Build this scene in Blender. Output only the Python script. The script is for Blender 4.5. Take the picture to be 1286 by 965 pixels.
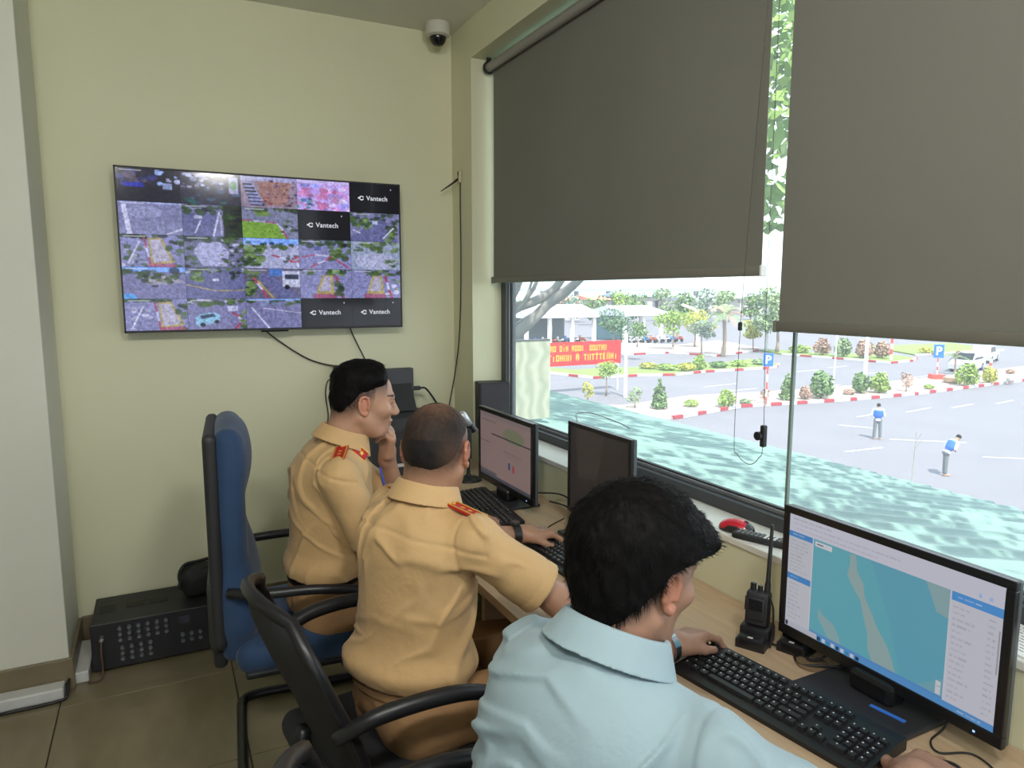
import bpy, bmesh, math, random
import numpy as np
from mathutils import Vector, Matrix, Euler, noise as mnoise

for o in list(bpy.data.objects): bpy.data.objects.remove(o, do_unlink=True)
S = bpy.context.scene
COL = S.collection
PI = math.pi
rnd = random.Random(7)

# ------------------------------------------------------------------ camera, world, sun, fill lamps, exposure
CAM_H = 1.60
YAW, PITCH, FPX = math.radians(26.54), math.radians(7.43), 889.0
cd = bpy.data.cameras.new('camera'); cam = bpy.data.objects.new('camera', cd); COL.objects.link(cam)
cam.location = (0, 0, CAM_H); cam.rotation_euler = (PI/2 - PITCH, 0, -YAW)
cd.sensor_fit = 'HORIZONTAL'; cd.sensor_width = 36.0; cd.lens = FPX/1286*36.0
cd.clip_start = 0.02; cd.clip_end = 1000
S.camera = cam

world = bpy.data.worlds.new('hazy_sky'); S.world = world; world.use_nodes = True
wn = world.node_tree; wn.nodes.clear()
w_out = wn.nodes.new('ShaderNodeOutputWorld'); w_bg = wn.nodes.new('ShaderNodeBackground')
w_tc = wn.nodes.new('ShaderNodeTexCoord'); w_sep = wn.nodes.new('ShaderNodeSeparateXYZ'); w_ramp = wn.nodes.new('ShaderNodeValToRGB')
wn.links.new(w_tc.outputs['Generated'], w_sep.inputs[0]); wn.links.new(w_sep.outputs['Z'], w_ramp.inputs[0])
w_ramp.color_ramp.elements[0].color = (0.86, 0.92, 1.0, 1); w_ramp.color_ramp.elements[0].position = 0.0
w_ramp.color_ramp.elements[1].color = (0.62, 0.80, 1.0, 1); w_ramp.color_ramp.elements[1].position = 0.9
wn.links.new(w_ramp.outputs[0], w_bg.inputs['Color']); wn.links.new(w_bg.outputs[0], w_out.inputs['Surface'])
w_bg.inputs['Strength'].default_value = 2.5

sun_d = bpy.data.lights.new('sun', 'SUN'); sun = bpy.data.objects.new('sun', sun_d); COL.objects.link(sun)
sun_d.energy = 8.5; sun_d.color = (1.0, 0.95, 0.87); sun_d.angle = math.radians(0.8)
SUN_AZ, SUN_EL = math.radians(-104), math.radians(58)      # azimuth from +x towards +y
sv = Vector((math.cos(SUN_AZ)*math.cos(SUN_EL), math.sin(SUN_AZ)*math.cos(SUN_EL), math.sin(SUN_EL)))
sun.rotation_euler = sv.to_track_quat('Z', 'Y').to_euler()

S.view_settings.view_transform = 'Standard'; S.view_settings.look = 'None'
S.view_settings.gamma = 1.0; S.view_settings.use_curve_mapping = False
S.view_settings.exposure = 0.20
CEIL_FILL = 4.0        # watts of each added ceiling fill lamp, unseen

FLOOD_FILL = 17.0       # watts of each added fill floodlight, unseen

# ------------------------------------------------------------------ camera-model helper: where a sight line meets a real plane
_w = Vector((math.sin(YAW)*math.cos(PITCH), math.cos(YAW)*math.cos(PITCH), -math.sin(PITCH)))
_r = Vector((math.cos(YAW), -math.sin(YAW), 0)); _u = _r.cross(_w)
def sight(x, y): return (x-643)*_r - (y-482.5)*_u + FPX*_w
def onx(x, y, X): d = sight(x, y); return Vector((0, 0, CAM_H)) + d*(X/d.x)
def ony(x, y, Y): d = sight(x, y); return Vector((0, 0, CAM_H)) + d*(Y/d.y)
def onz(x, y, Z): d = sight(x, y); return Vector((0, 0, CAM_H)) + d*((Z-CAM_H)/d.z)

# ------------------------------------------------------------------ materials
MATS = {}
def mat(name, col, rough=0.55, metal=0.0, var=0.0, vscale=8.0, bump=0.0, bscale=60.0, emit=None, estr=1.0, attr=None, spec=0.5, coat=0.0, trans=0.0, stretch=(1,1,1), sheen=0.0):
    if name in MATS: return MATS[name]
    m = bpy.data.materials.new(name); m.use_nodes = True; MATS[name] = m
    nt = m.node_tree; b = nt.nodes['Principled BSDF']
    c4 = (col[0], col[1], col[2], 1)
    b.inputs['Base Color'].default_value = c4; b.inputs['Roughness'].default_value = rough
    b.inputs['Metallic'].default_value = metal; b.inputs['Specular IOR Level'].default_value = spec
    b.inputs['Coat Weight'].default_value = coat; b.inputs['Transmission Weight'].default_value = trans
    b.inputs['Sheen Weight'].default_value = sheen
    src = None
    if attr:
        a = nt.nodes.new('ShaderNodeVertexColor'); a.layer_name = attr; src = a.outputs['Color']
    tc = nt.nodes.new('ShaderNodeTexCoord'); mp = nt.nodes.new('ShaderNodeMapping'); mp.inputs['Scale'].default_value = stretch
    nt.links.new(tc.outputs['Object'], mp.inputs[0])
    if var > 0:
        n = nt.nodes.new('ShaderNodeTexNoise'); n.inputs['Scale'].default_value = vscale; n.inputs['Detail'].default_value = 5
        nt.links.new(mp.outputs[0], n.inputs['Vector'])
        rp = nt.nodes.new('ShaderNodeMapRange'); rp.inputs['From Min'].default_value = 0.25; rp.inputs['From Max'].default_value = 0.75
        rp.inputs['To Min'].default_value = 1-var; rp.inputs['To Max'].default_value = 1+var
        nt.links.new(n.outputs['Fac'], rp.inputs['Value'])
        vm = nt.nodes.new('ShaderNodeVectorMath'); vm.operation = 'SCALE'
        if src: nt.links.new(src, vm.inputs[0])
        else: vm.inputs[0].default_value = col
        nt.links.new(rp.outputs[0], vm.inputs['Scale']); src = vm.outputs[0]
    if src and not emit: nt.links.new(src, b.inputs['Base Color'])
    if emit:
        if src: nt.links.new(src, b.inputs['Emission Color']); b.inputs['Base Color'].default_value = (0.01, 0.01, 0.012, 1)
        else: b.inputs['Emission Color'].default_value = (emit[0], emit[1], emit[2], 1)
        b.inputs['Emission Strength'].default_value = estr
    if bump > 0:
        n2 = nt.nodes.new('ShaderNodeTexNoise'); n2.inputs['Scale'].default_value = bscale; n2.inputs['Detail'].default_value = 4
        nt.links.new(mp.outputs[0], n2.inputs['Vector'])
        bp = nt.nodes.new('ShaderNodeBump'); bp.inputs['Strength'].default_value = bump; bp.inputs['Distance'].default_value = 0.01
        nt.links.new(n2.outputs['Fac'], bp.inputs['Height']); nt.links.new(bp.outputs[0], b.inputs['Normal'])
    return m

def srgb(r, g, b):
    f = lambda v: (v/255/12.92) if v/255 <= 0.04045 else ((v/255+0.055)/1.055)**2.4
    return (f(r), f(g), f(b))

# ------------------------------------------------------------------ mesh builder
class MB:
    def __init__(s): s.v = []; s.f = []; s.c = []      # vertices, faces, optional face colours
    def add(s, vs, fs, col=None):
        n = len(s.v); s.v += [tuple(p) for p in vs]; s.f += [tuple(i+n for i in f) for f in fs]
        if col is not None: s.c += [col]*len(fs)
        return s
    def box(s, lo, hi, M=None, bev=0.0, col=None):
        bm = bmesh.new(); bmesh.ops.create_cube(bm, size=1)
        sz = [hi[i]-lo[i] for i in range(3)]; ce = [(hi[i]+lo[i])/2 for i in range(3)]
        for v in bm.verts: v.co = Vector((v.co.x*sz[0]+ce[0], v.co.y*sz[1]+ce[1], v.co.z*sz[2]+ce[2]))
        if bev > 0: bmesh.ops.bevel(bm, geom=list(bm.edges), offset=min(bev, min(sz)*0.45), segments=2, affect='EDGES', profile=0.5)
        if M is not None: bmesh.ops.transform(bm, matrix=M, verts=bm.verts)
        bm.verts.index_update()
        s.add([v.co for v in bm.verts], [[v.index for v in f.verts] for f in bm.faces], col); bm.free(); return s
    def tube(s, pts, r, seg=8, closed=False, col=None, caps=True):
        pts = [Vector(p) for p in pts]; n = len(pts); rr = r if isinstance(r, (list, tuple)) else [r]*n
        vs = []; up = None
        for i, p in enumerate(pts):
            a = pts[(i-1) % n] if (closed or i > 0) else p; b = pts[(i+1) % n] if (closed or i < n-1) else p
            t = (b-a)
            if t.length < 1e-9: t = Vector((0, 0, 1))
            t.normalize()
            if up is None:
                up = Vector((0, 0, 1)) if abs(t.z) < 0.9 else Vector((1, 0, 0))
            x = t.cross(up)
            if x.length < 1e-6: x = t.orthogonal()
            x.normalize(); up = x.cross(t).normalized()
            for k in range(seg):
                an = 2*PI*k/seg; vs.append(p + x*math.cos(an)*rr[i] + up*math.sin(an)*rr[i])
        fs = []
        for i in range(n if closed else n-1):
            j = (i+1) % n
            for k in range(seg): l = (k+1) % seg; fs.append((i*seg+k, j*seg+k, j*seg+l, i*seg+l))
        if caps and not closed:
            fs.append(tuple(range(seg))); fs.append(tuple((n-1)*seg+k for k in reversed(range(seg))))
        return s.add(vs, fs, col)
    def lathe(s, prof, seg=24, M=None, col=None):      # prof: (radius, z)
        vs = []; fs = []; n = len(prof)
        for (r, z) in prof:
            for k in range(seg): an = 2*PI*k/seg; vs.append(Vector((r*math.cos(an), r*math.sin(an), z)))
        for i in range(n-1):
            for k in range(seg): l = (k+1) % seg; fs.append((i*seg+k, i*seg+l, (i+1)*seg+l, (i+1)*seg+k))
        fs.append(tuple(reversed(range(seg)))); fs.append(tuple((n-1)*seg+k for k in range(seg)))
        if M is not None: vs = [M @ v for v in vs]
        return s.add(vs, fs, col)
    def prism(s, poly, axis_vec, M=None, col=None):    # poly: list of 3-D points, extruded by axis_vec
        a = [Vector(p) for p in poly]; b = [p+Vector(axis_vec) for p in a]; n = len(a)
        vs = a+b; fs = [tuple(range(n)), tuple(reversed(range(n, 2*n)))]
        for i in range(n): j = (i+1) % n; fs.append((i, n+i, n+j, j))
        if M is not None: vs = [M @ v for v in vs]
        return s.add(vs, fs, col)
    def mesh(s, name, smooth=False):
        me = bpy.data.meshes.new(name); me.from_pydata([tuple(v) for v in s.v], [], s.f); me.validate()
        bm = bmesh.new(); bm.from_mesh(me); bmesh.ops.recalc_face_normals(bm, faces=bm.faces); bm.to_mesh(me); bm.free()
        if s.c and len(s.c) == len(me.polygons):
            ca = me.color_attributes.new('Col', 'FLOAT_COLOR', 'CORNER')
            arr = np.ones((len(me.loops), 4), np.float32)
            for p in me.polygons:
                arr[p.loop_start:p.loop_start+p.loop_total, :3] = s.c[p.index]
            ca.data.foreach_set('color', arr.ravel())
        if smooth: me.shade_smooth() if smooth is True else me.shade_auto(smooth)
        return me
    def obj(s, name, m, parent=None, smooth=False, **k): return link(name, s.mesh(name, smooth), m, parent, **k)

def _auto(me, ang):
    me.shade_smooth()
    bm = bmesh.new(); bm.from_mesh(me)
    for e in bm.edges:
        if len(e.link_faces) == 2 and e.calc_face_angle(0) > ang: e.smooth = False
    bm.to_mesh(me); bm.free()
bpy.types.Mesh.shade_auto = _auto

def link(name, me, m=None, parent=None, label=None, cat=None, group=None, kind=None, loc=None, rot=None, scale=None):
    o = bpy.data.objects.new(name, me); COL.objects.link(o)
    if m is not None and me is not None:
        if not me.materials: me.materials.append(m)
        elif me.materials[0] != m:
            o.material_slots[0].link = 'OBJECT'; o.material_slots[0].material = m
    if parent: o.parent = parent
    if loc is not None: o.location = loc
    if rot is not None: o.rotation_euler = rot
    if scale is not None: o.scale = scale
    tag(o, label, cat, group, kind); return o
def tag(o, label=None, cat=None, group=None, kind=None):
    if label: o['label'] = label
    if cat: o['category'] = cat
    if group: o['group'] = group
    if kind: o['kind'] = kind
    return o
def thing(name, label, cat, loc=(0, 0, 0), rotz=0.0, group=None):
    return link(name, None, None, None, label, cat, group, None, loc, (0, 0, rotz))
def copy_tree(o, parent=None, label=None):
    c = o.copy(); COL.objects.link(c)
    if parent: c.parent = parent
    if label: c['label'] = label
    for ch in list(o.children): copy_tree(ch, c)
    return c
def spline(pts, n=8):
    P = [Vector(p) for p in pts]; P = [P[0]*2-P[1]]+P+[P[-1]*2-P[-2]]; out = []
    for i in range(1, len(P)-2):
        for k in range(n):
            t = k/n; a, b, c, d = P[i-1:i+3]
            out.append(0.5*((2*b)+(c-a)*t+(2*a-5*b+4*c-d)*t*t+(3*b-a-3*c+d)*t**3))
    out.append(P[-2]); return out
def Rz(a): return Matrix.Rotation(a, 4, 'Z')
def T(x, y, z): return Matrix.Translation((x, y, z))

# ------------------------------------------------------------------ implicit-surface modeller (sparse surface nets)
class Prim:
    def __init__(s, fn, c, R): s.fn = fn; s.c = np.array(c, float); s.R = R
def np3(v): return np.array([v[0], v[1], v[2]], float)
def cap(a, b, ra, rb=None):
    a = np3(a); b = np3(b); rb = ra if rb is None else rb; ab = b-a; L2 = max(ab@ab, 1e-12)
    def fn(P):
        t = np.clip(((P-a)@ab)/L2, 0, 1)
        return np.linalg.norm(P-a-t[..., None]*ab, axis=-1) - (ra+(rb-ra)*t)
    return Prim(fn, (a+b)/2, math.sqrt(L2)/2+max(ra, rb))
def ell(c, r, fr=None):
    c = np3(c); r = np.array(r, float); F = np.eye(3) if fr is None else np.array(fr, float)
    def fn(P):
        q = (P-c)@F.T
        k0 = np.linalg.norm(q/r, axis=-1); k1 = np.linalg.norm(q/(r*r), axis=-1)
        return k0*(k0-1)/np.maximum(k1, 1e-6)
    return Prim(fn, c, max(r))
def rbox(c, half, rad, fr=None):
    c = np3(c); hf = np.array(half, float)-rad; F = np.eye(3) if fr is None else np.array(fr, float)
    def fn(P):
        q = np.abs((P-c)@F.T)-hf
        return np.linalg.norm(np.maximum(q, 0), axis=-1)+np.minimum(q.max(-1), 0)-rad
    return Prim(fn, c, float(np.linalg.norm(half)))
def smin(a, b, k):
    if k <= 0: return np.minimum(a, b)
    h = np.maximum(k-np.abs(a-b), 0)/k
    return np.minimum(a, b)-h*h*k*0.25
def compose(ops, P, idx=None, rad=0.0, centers=None):
    # ops: list of (prim, k, 'u'|'s'); P: (B,...,3)
    B = P.shape[0]; d = np.full(P.shape[:-1], 1.0)
    for prim, k, op in ops:
        if centers is not None:
            sel = np.nonzero(np.linalg.norm(centers-prim.c, axis=-1) < prim.R*1.15+rad+k+0.07)[0]
            if len(sel) == 0: continue
            q = prim.fn(P[sel]); e = d[sel]
            d[sel] = smin(e, q, k) if op == 'u' else -smin(-e, q, k)
        else:
            q = prim.fn(P)
            d = smin(d, q, k) if op == 'u' else -smin(-d, q, k)
    return d
def nets(ops, h, post=None, name='surface', color=None, n=12, slack=0.02):
    us = [o for o in ops if o[2] == 'u']
    lo = np.min([p.c-p.R for p, _, _ in us], 0)-0.03; hi = np.max([p.c+p.R for p, _, _ in us], 0)+0.03
    bs = n*h; nb = np.ceil((hi-lo)/bs).astype(int)
    g = np.stack(np.meshgrid(*[np.arange(k) for k in nb], indexing='ij'), -1).reshape(-1, 3)
    cen = lo+(g+0.5)*bs
    keep = np.zeros(len(cen), bool); diag = bs*0.87
    d0 = compose(ops, cen[:, None, :])[:, 0]
    keep = np.abs(d0) < diag*1.35+slack
    g = g[keep]; cen = cen[keep]
    ax = np.arange(n+1)*h
    loc = np.stack(np.meshgrid(ax, ax, ax, indexing='ij'), -1)
    ids = []; pos = []; val = []
    CH = 200
    off = np.array([[i, j, k] for i in (0, 1) for j in (0, 1) for k in (0, 1)])
    for s in range(0, len(g), CH):
        gg = g[s:s+CH]; P = lo+gg[:, None, None, None, :]*bs+loc[None]
        d = compose(ops, P, rad=diag, centers=cen[s:s+CH])
        if post is not None: d = post(P, d)
        cs = np.stack([d[:, o[0]:n+o[0], o[1]:n+o[1], o[2]:n+o[2]] for o in off], -1)
        act = (cs.min(-1) < 0) & (cs.max(-1) >= 0)
        b, i, j, k = np.nonzero(act)
        if len(b) == 0: continue
        c8 = cs[b, i, j, k]; base = gg[b]*n+np.stack([i, j, k], -1)
        acc = np.zeros((len(b), 3)); cnt = np.zeros(len(b))
        for e0 in range(8):
            for axi, bit in ((0, 4), (1, 2), (2, 1)):
                if e0 & bit: continue
                e1 = e0 | bit; a0 = c8[:, e0]; a1 = c8[:, e1]; cr = (a0 < 0) != (a1 < 0)
                t = np.where(cr, a0/np.where(np.abs(a0-a1) < 1e-12, 1, a0-a1), 0)
                p = off[e0][None]+t[:, None]*(off[e1]-off[e0])[None]
                acc += np.where(cr[:, None], p, 0); cnt += cr
        ids.append(base); pos.append(lo+(base+acc/cnt[:, None])*h); val.append(c8)
    ids = np.concatenate(ids); pos = np.concatenate(pos); val = np.concatenate(val)
    key = lambda a: (a[:, 0]*100003+a[:, 1])*100003+a[:, 2]
    K = key(ids); o = np.argsort(K); K = K[o]; ids = ids[o]; pos = pos[o]; val = val[o]
    def look(a):
        q = key(a); r = np.searchsorted(K, q); r = np.clip(r, 0, len(K)-1); return np.where(K[r] == q, r, -1)
    quads = []
    me8 = np.arange(len(K))
    for axi, bit, (u, v) in ((0, 4, (1, 2)), (1, 2, (2, 0)), (2, 1, (0, 1))):
        a0 = val[:, 0]; a1 = val[:, bit]; cr = (a0 < 0) != (a1 < 0)
        idc = ids[cr]; eu = np.zeros(3, int); eu[u] = 1; ev = np.zeros(3, int); ev[v] = 1
        q = np.stack([look(idc-eu-ev), look(idc-ev), me8[cr], look(idc-eu)], -1)
        fl = a0[cr] < 0
        q[~fl] = q[~fl][:, ::-1]
        quads.append(q[(q >= 0).all(1)])
    F = np.concatenate(quads)
    me = bpy.data.meshes.new(name)
    me.vertices.add(len(pos)); me.vertices.foreach_set('co', pos.astype(np.float32).ravel())
    me.loops.add(len(F)*4); me.loops.foreach_set('vertex_index', F.astype(np.int32).ravel())
    me.polygons.add(len(F)); me.polygons.foreach_set('loop_start', np.arange(0, len(F)*4, 4, dtype=np.int32))
    me.update(calc_edges=True); me.validate(); me.shade_smooth()
    if color is not None:
        c = np.ones((len(pos), 4), np.float32); c[:, :3] = color(pos)
        ca = me.color_attributes.new('Col', 'FLOAT_COLOR', 'POINT'); ca.data.foreach_set('color', c.ravel())
    return me
# cheap smooth value noise on numpy points
_lat = np.random.RandomState(3).rand(32, 32, 32)
def vnoise(P):
    i = np.floor(P).astype(int); f = P-i; f = f*f*(3-2*f); r = 0
    for a in (0, 1):
        for b in (0, 1):
            for c in (0, 1):
                w = np.where(a, f[..., 0], 1-f[..., 0])*np.where(b, f[..., 1], 1-f[..., 1])*np.where(c, f[..., 2], 1-f[..., 2])
                r = r+w*_lat[(i[..., 0]+a) % 32, (i[..., 1]+b) % 32, (i[..., 2]+c) % 32]
    return r*2-1
def sstep(a, b, x): t = np.clip((x-a)/(b-a), 0, 1); return t*t*(3-2*t)
def shift(me, loc):     # world-built mesh data moved into the frame of an object that stands at loc
    me.transform(Matrix.Translation(-Vector(loc))); return me
# ================================================================== THE ROOM
W, D, ZC = 1.40, 3.49, 2.875            # window wall (inner face), screen wall, ceiling
XB = 1.62                                # outer face of the window wall
SILL, HEAD = 0.922, 2.70                 # window opening
OY0, OY1 = -2.6, 3.24
XL, YF = -3.2, -3.0
FZ = 0.06                                # finished floor level
m_wall = mat('wall_paint_cream', srgb(216, 214, 182), 0.6, var=0.03, vscale=1.5, bump=0.05, bscale=90)
m_pier = mat('wall_paint_white', srgb(214, 213, 199), 0.6, var=0.03, vscale=2, bump=0.04, bscale=90)
m_ceil = mat('ceiling_paint', srgb(226, 224, 212), 0.7, var=0.02, vscale=2)
m_tile = mat('floor_tile_beige', srgb(124, 114, 88), 0.22, var=0.16, vscale=3.2, bump=0.03, bscale=12, stretch=(1, 2.6, 1))
m_grout = mat('grout', srgb(70, 62, 48), 0.9)
m_base = mat('skirting_brown', srgb(120, 108, 84), 0.35, var=0.12, vscale=6)
m_alu = mat('dark_grey_aluminium', srgb(72, 73, 76), 0.42, metal=0.3)
m_alu2 = mat('grey_aluminium_bead', srgb(140, 142, 144), 0.45, metal=0.3)
m_gasket = mat('black_gasket', (0.012, 0.012, 0.013), 0.6)
m_sill = mat('sill_white_paint', srgb(222, 220, 212), 0.5, var=0.03, vscale=6)
m_black = mat('black_plastic', (0.013, 0.013, 0.015), 0.38, var=0.1, vscale=30)
m_black2 = mat('black_matt_plastic', (0.02, 0.02, 0.022), 0.55, var=0.1, vscale=30, bump=0.05, bscale=300)
m_gblack = mat('black_gloss_plastic', (0.008, 0.008, 0.01), 0.15)
m_dgrey = mat('dark_grey_plastic', (0.045, 0.045, 0.052), 0.5, var=0.08, vscale=20)
m_cable = mat('black_cable', (0.014, 0.014, 0.015), 0.5)
m_white = mat('white_plastic', srgb(225, 225, 222), 0.4)
m_silver = mat('silver_metal', srgb(190, 190, 192), 0.3, metal=0.85)
m_chrome = mat('steel', srgb(200, 200, 205), 0.2, metal=1.0)
m_conc = mat('outer_render', srgb(200, 196, 186), 0.8, var=0.05)

def structure(name, mb, m, parent=None, **k):
    o = mb.obj(name, m, parent, **k)
    if not parent: o['kind'] = 'structure'
    return o

fl = structure('floor', MB().box((XL, YF, -0.12), (XB, D+0.2, FZ-0.008)), m_grout)
tile_me = MB().box((-0.3005, -0.3005, -0.009), (0.3005, 0.3005, 0.0), bev=0.0015).mesh('floor_tile')
ix0, iy0 = -0.41, 2.35
for i in range(-5, 4):
    for j in range(-9, 3):
        cx_, cy_ = ix0+0.605*(i+0.5), iy0+0.605*(j+0.5)
        if cx_ < XL+0.2 or cx_ > W+0.15 or cy_ < YF+0.1 or cy_ > D+0.2: continue
        t = link('floor_tile', tile_me, m_tile, fl, loc=(cx_, cy_, FZ), rot=(0, 0, PI/2*rnd.randint(0, 3)))
structure('ceiling', MB().box((XL, YF, ZC), (XB, D+0.2, ZC+0.12)), m_ceil)
structure('wall_back', MB().box((XL, D, -0.1), (XB, D+0.2, ZC+0.1)), m_wall)
structure('wall_left', MB().box((XL-0.15, YF, -0.1), (XL, D+0.2, ZC+0.1)), m_wall)
# wall behind the photographer, with an opening added to let in sky light
wf = MB()
wf.box((XL, YF-0.18, -0.1), (-2.6, YF, ZC+0.1)); wf.box((0.9, YF-0.18, -0.1), (XB, YF, ZC+0.1))
wf.box((-2.6, YF-0.18, -0.1), (0.9, YF, 0.9)); wf.box((-2.6, YF-0.18, 2.5), (0.9, YF, ZC+0.1))
structure('wall_front', wf, m_wall)
ww = MB()
ww.box((W, YF, -0.1), (XB, D, SILL-0.02)); ww.box((W, YF, HEAD), (XB, D, ZC+0.1))
ww.box((W, OY1, SILL-0.02), (XB, D, HEAD)); ww.box((W, YF, SILL-0.02), (XB, OY0, HEAD))
structure('wall_right', ww, m_wall)
structure('trim_1', MB().box((W-0.006, OY0, SILL-0.02), (1.56, OY1, SILL), bev=0.003), m_sill)
# pier standing in the left corner
structure('wall_pier', MB().box((-1.6, 3.10, 0), (-0.384, D, ZC), bev=0.004), m_pier)
structure('baseboard_back', MB().box((-0.372, D-0.014, FZ), (0.9, D, 0.185), bev=0.003), m_base)
structure('baseboard_pier', MB().box((-1.6, 3.086, FZ), (-0.370, D-0.014, 0.185), bev=0.003), m_base)
structure('baseboard_left', MB().box((XL, YF, FZ), (XL+0.014, D, 0.185), bev=0.003), m_base)

# window_1: fixed lights in dark aluminium, glass butt-jointed
def glass_mat():
    m = bpy.data.materials.new('window_glass'); m.use_nodes = True; nt = m.node_tree; nt.nodes.clear()
    o = nt.nodes.new('ShaderNodeOutputMaterial'); tr = nt.nodes.new('ShaderNodeBsdfTransparent'); gl = nt.nodes.new('ShaderNodeBsdfGlossy')
    df = nt.nodes.new('ShaderNodeBsdfTranslucent'); lw = nt.nodes.new('ShaderNodeLayerWeight'); pw = nt.nodes.new('ShaderNodeMath'); pw.operation = 'POWER'; pw.inputs[1].default_value = 5; fr = nt.nodes.new('ShaderNodeMath'); fr.operation = 'MULTIPLY_ADD'; fr.inputs[1].default_value = 0.35; fr.inputs[2].default_value = 0.015; nt.links.new(lw.outputs['Facing'], pw.inputs[0]); nt.links.new(pw.outputs[0], fr.inputs[0])
    tr.inputs['Color'].default_value = (0.97, 0.985, 0.975, 1); gl.inputs['Roughness'].default_value = 0.02
    df.inputs['Color'].default_value = (0.9, 0.92, 0.95, 1)
    m1 = nt.nodes.new('ShaderNodeMixShader'); m2 = nt.nodes.new('ShaderNodeMixShader'); m1.inputs[0].default_value = HAZE_MIX
    nt.links.new(tr.outputs[0], m1.inputs[1]); nt.links.new(df.outputs[0], m1.inputs[2])
    nt.links.new(fr.outputs[0], m2.inputs[0]); nt.links.new(m1.outputs[0], m2.inputs[1]); nt.links.new(gl.outputs[0], m2.inputs[2])
    nt.links.new(m2.outputs[0], o.inputs[0]); return m
HAZE_MIX = 0.07  # milky share mixed into the glass to haze the outside view
m_glass = glass_mat()
win = structure('window_1', MB().box((1.545, OY0, SILL), (1.615, OY1, SILL+0.04), bev=0.003).box((1.545, OY0, HEAD-0.05), (1.615, OY1, HEAD), bev=0.003)
    .box((1.556, OY1-0.052, SILL+0.04), (1.615, OY1, HEAD-0.05), bev=0.003).box((1.545, OY0, SILL+0.04), (1.615, OY0+0.05, HEAD-0.05), bev=0.003), m_alu)
structure('bead', MB().box((1.572, OY0+0.05, SILL+0.04), (1.600, OY1-0.052, SILL+0.052), bev=0.002).box((1.572, OY1-0.058, SILL+0.052), (1.6, OY1-0.052, HEAD-0.05)), m_alu2, win)
structure('gasket', MB().box((1.580, OY0+0.05, SILL+0.052), (1.596, OY1-0.058, SILL+0.057)).box((1.58, OY1-0.064, SILL+0.057), (1.596, OY1-0.058, HEAD-0.05)), m_gasket, win)
panes = [(OY1-0.058, 1.4155), (1.4095, -0.6), (-0.606, OY0+0.05)]
for a, b in panes:
    structure('pane', MB().box((1.585, b, SILL+0.052), (1.591, a, HEAD-0.05)), m_glass, win)
m_sil = mat('clear_silicone_joint', srgb(120, 135, 125), 0.35)
for y in (1.4125, -0.603): structure('silicone_joint', MB().box((1.583, y-0.004, SILL+0.052), (1.593, y+0.004, HEAD-0.05)), m_sil, win)
win_added = structure('added_window', MB().box((-2.6, YF-0.1, 0.9), (0.9, YF-0.04, 0.95)).box((-2.6, YF-0.1, 2.45), (0.9, YF-0.04, 2.5)).box((-2.6, YF-0.1, 0.95), (-2.55, YF-0.04, 2.45)).box((0.85, YF-0.1, 0.95), (0.9, YF-0.04, 2.45)).box((-0.875, YF-0.1, 0.95), (-0.825, YF-0.04, 2.45)), m_alu)  # unseen window added behind the camera for its sky light
for a, b in ((-2.55, -0.875), (-0.825, 0.85)): structure('pane', MB().box((a, YF-0.073, 0.95), (b, YF-0.067, 2.45)), m_glass, win_added)
structure('added_sunshade', MB().box((-2.9, YF-1.5, 2.62), (1.2, YF-0.18, 2.72)), m_conc)   # unseen slab added to keep the sun out of the rear window

# two unseen ceiling lamps added to brighten the room
def ceiling_fill_lamp(x, y, lab):
    t = thing('ceiling_fill_lamp', lab, 'lamp', (x, y, ZC), 0)
    MB().box((-0.62, -0.16, -0.05), (0.62, 0.16, 0.0), bev=0.006).obj('frame', m_white, t)
    MB().box((-0.59, -0.135, -0.054), (0.59, 0.135, -0.0505)).obj('diffuser', mat('fill_diffuser', (0.9, 0.9, 0.88), 0.5, emit=(1, 0.97, 0.9), estr=1.5), t)
    ld = bpy.data.lights.new('fill_light', 'AREA'); ld.shape = 'RECTANGLE'; ld.size = 1.15; ld.size_y = 0.25; ld.energy = CEIL_FILL; ld.color = (1, 0.98, 0.95)
    lo = bpy.data.objects.new('fill_light', ld); COL.objects.link(lo); lo.parent = t; lo.location = (0, 0, -0.06)
if CEIL_FILL > 0:
    ceiling_fill_lamp(-1.2, -0.6, 'added white fill lamp on the ceiling above the photographer, nearer the long window'); ceiling_fill_lamp(-1.2, -2.1, 'added white fill lamp on the ceiling in front of the rear window')

def floodlight(x, y, aim, lab):  # unseen floodlight added to brighten the television wall
    t = thing('ceiling_fill_flood', lab, 'lamp', (x, y, ZC), 0)
    d_ = (Vector(aim)-Vector((x, y, ZC-0.16))).normalized(); M = d_.to_track_quat('-Z', 'Y').to_matrix().to_4x4(); M.translation = (0, 0, -0.16)
    MB().box((-0.03, -0.03, -0.02), (0.03, 0.03, 0.0)).tube([(0, 0, -0.01), (0, 0, -0.14)], 0.012, 8).obj('stem', m_white, t)
    MB().box((-0.16, -0.11, 0.0), (0.16, 0.11, 0.05), M, 0.01).obj('housing', m_white, t)
    MB().box((-0.145, -0.095, -0.004), (0.145, 0.095, -0.001), M).obj('diffuser', MATS['fill_diffuser'], t)
    ld = bpy.data.lights.new('fill_flood_light', 'AREA'); ld.shape = 'RECTANGLE'; ld.size = 0.28; ld.size_y = 0.18; ld.energy = FLOOD_FILL; ld.color = (1, 0.99, 0.95)
    lo = bpy.data.objects.new('fill_flood_light', ld); COL.objects.link(lo); lo.parent = t; lo.matrix_local = M @ T(0, 0, -0.008)
floodlight(0.55, -0.2, (0.3, 3.49, 0.7), 'added white fill floodlight on the ceiling nearer the long window, aimed at the television wall')
floodlight(-0.45, -0.2, (-0.1, 3.49, 0.7), 'added white fill floodlight on the ceiling left of the photographer, aimed at the television wall')

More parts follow.
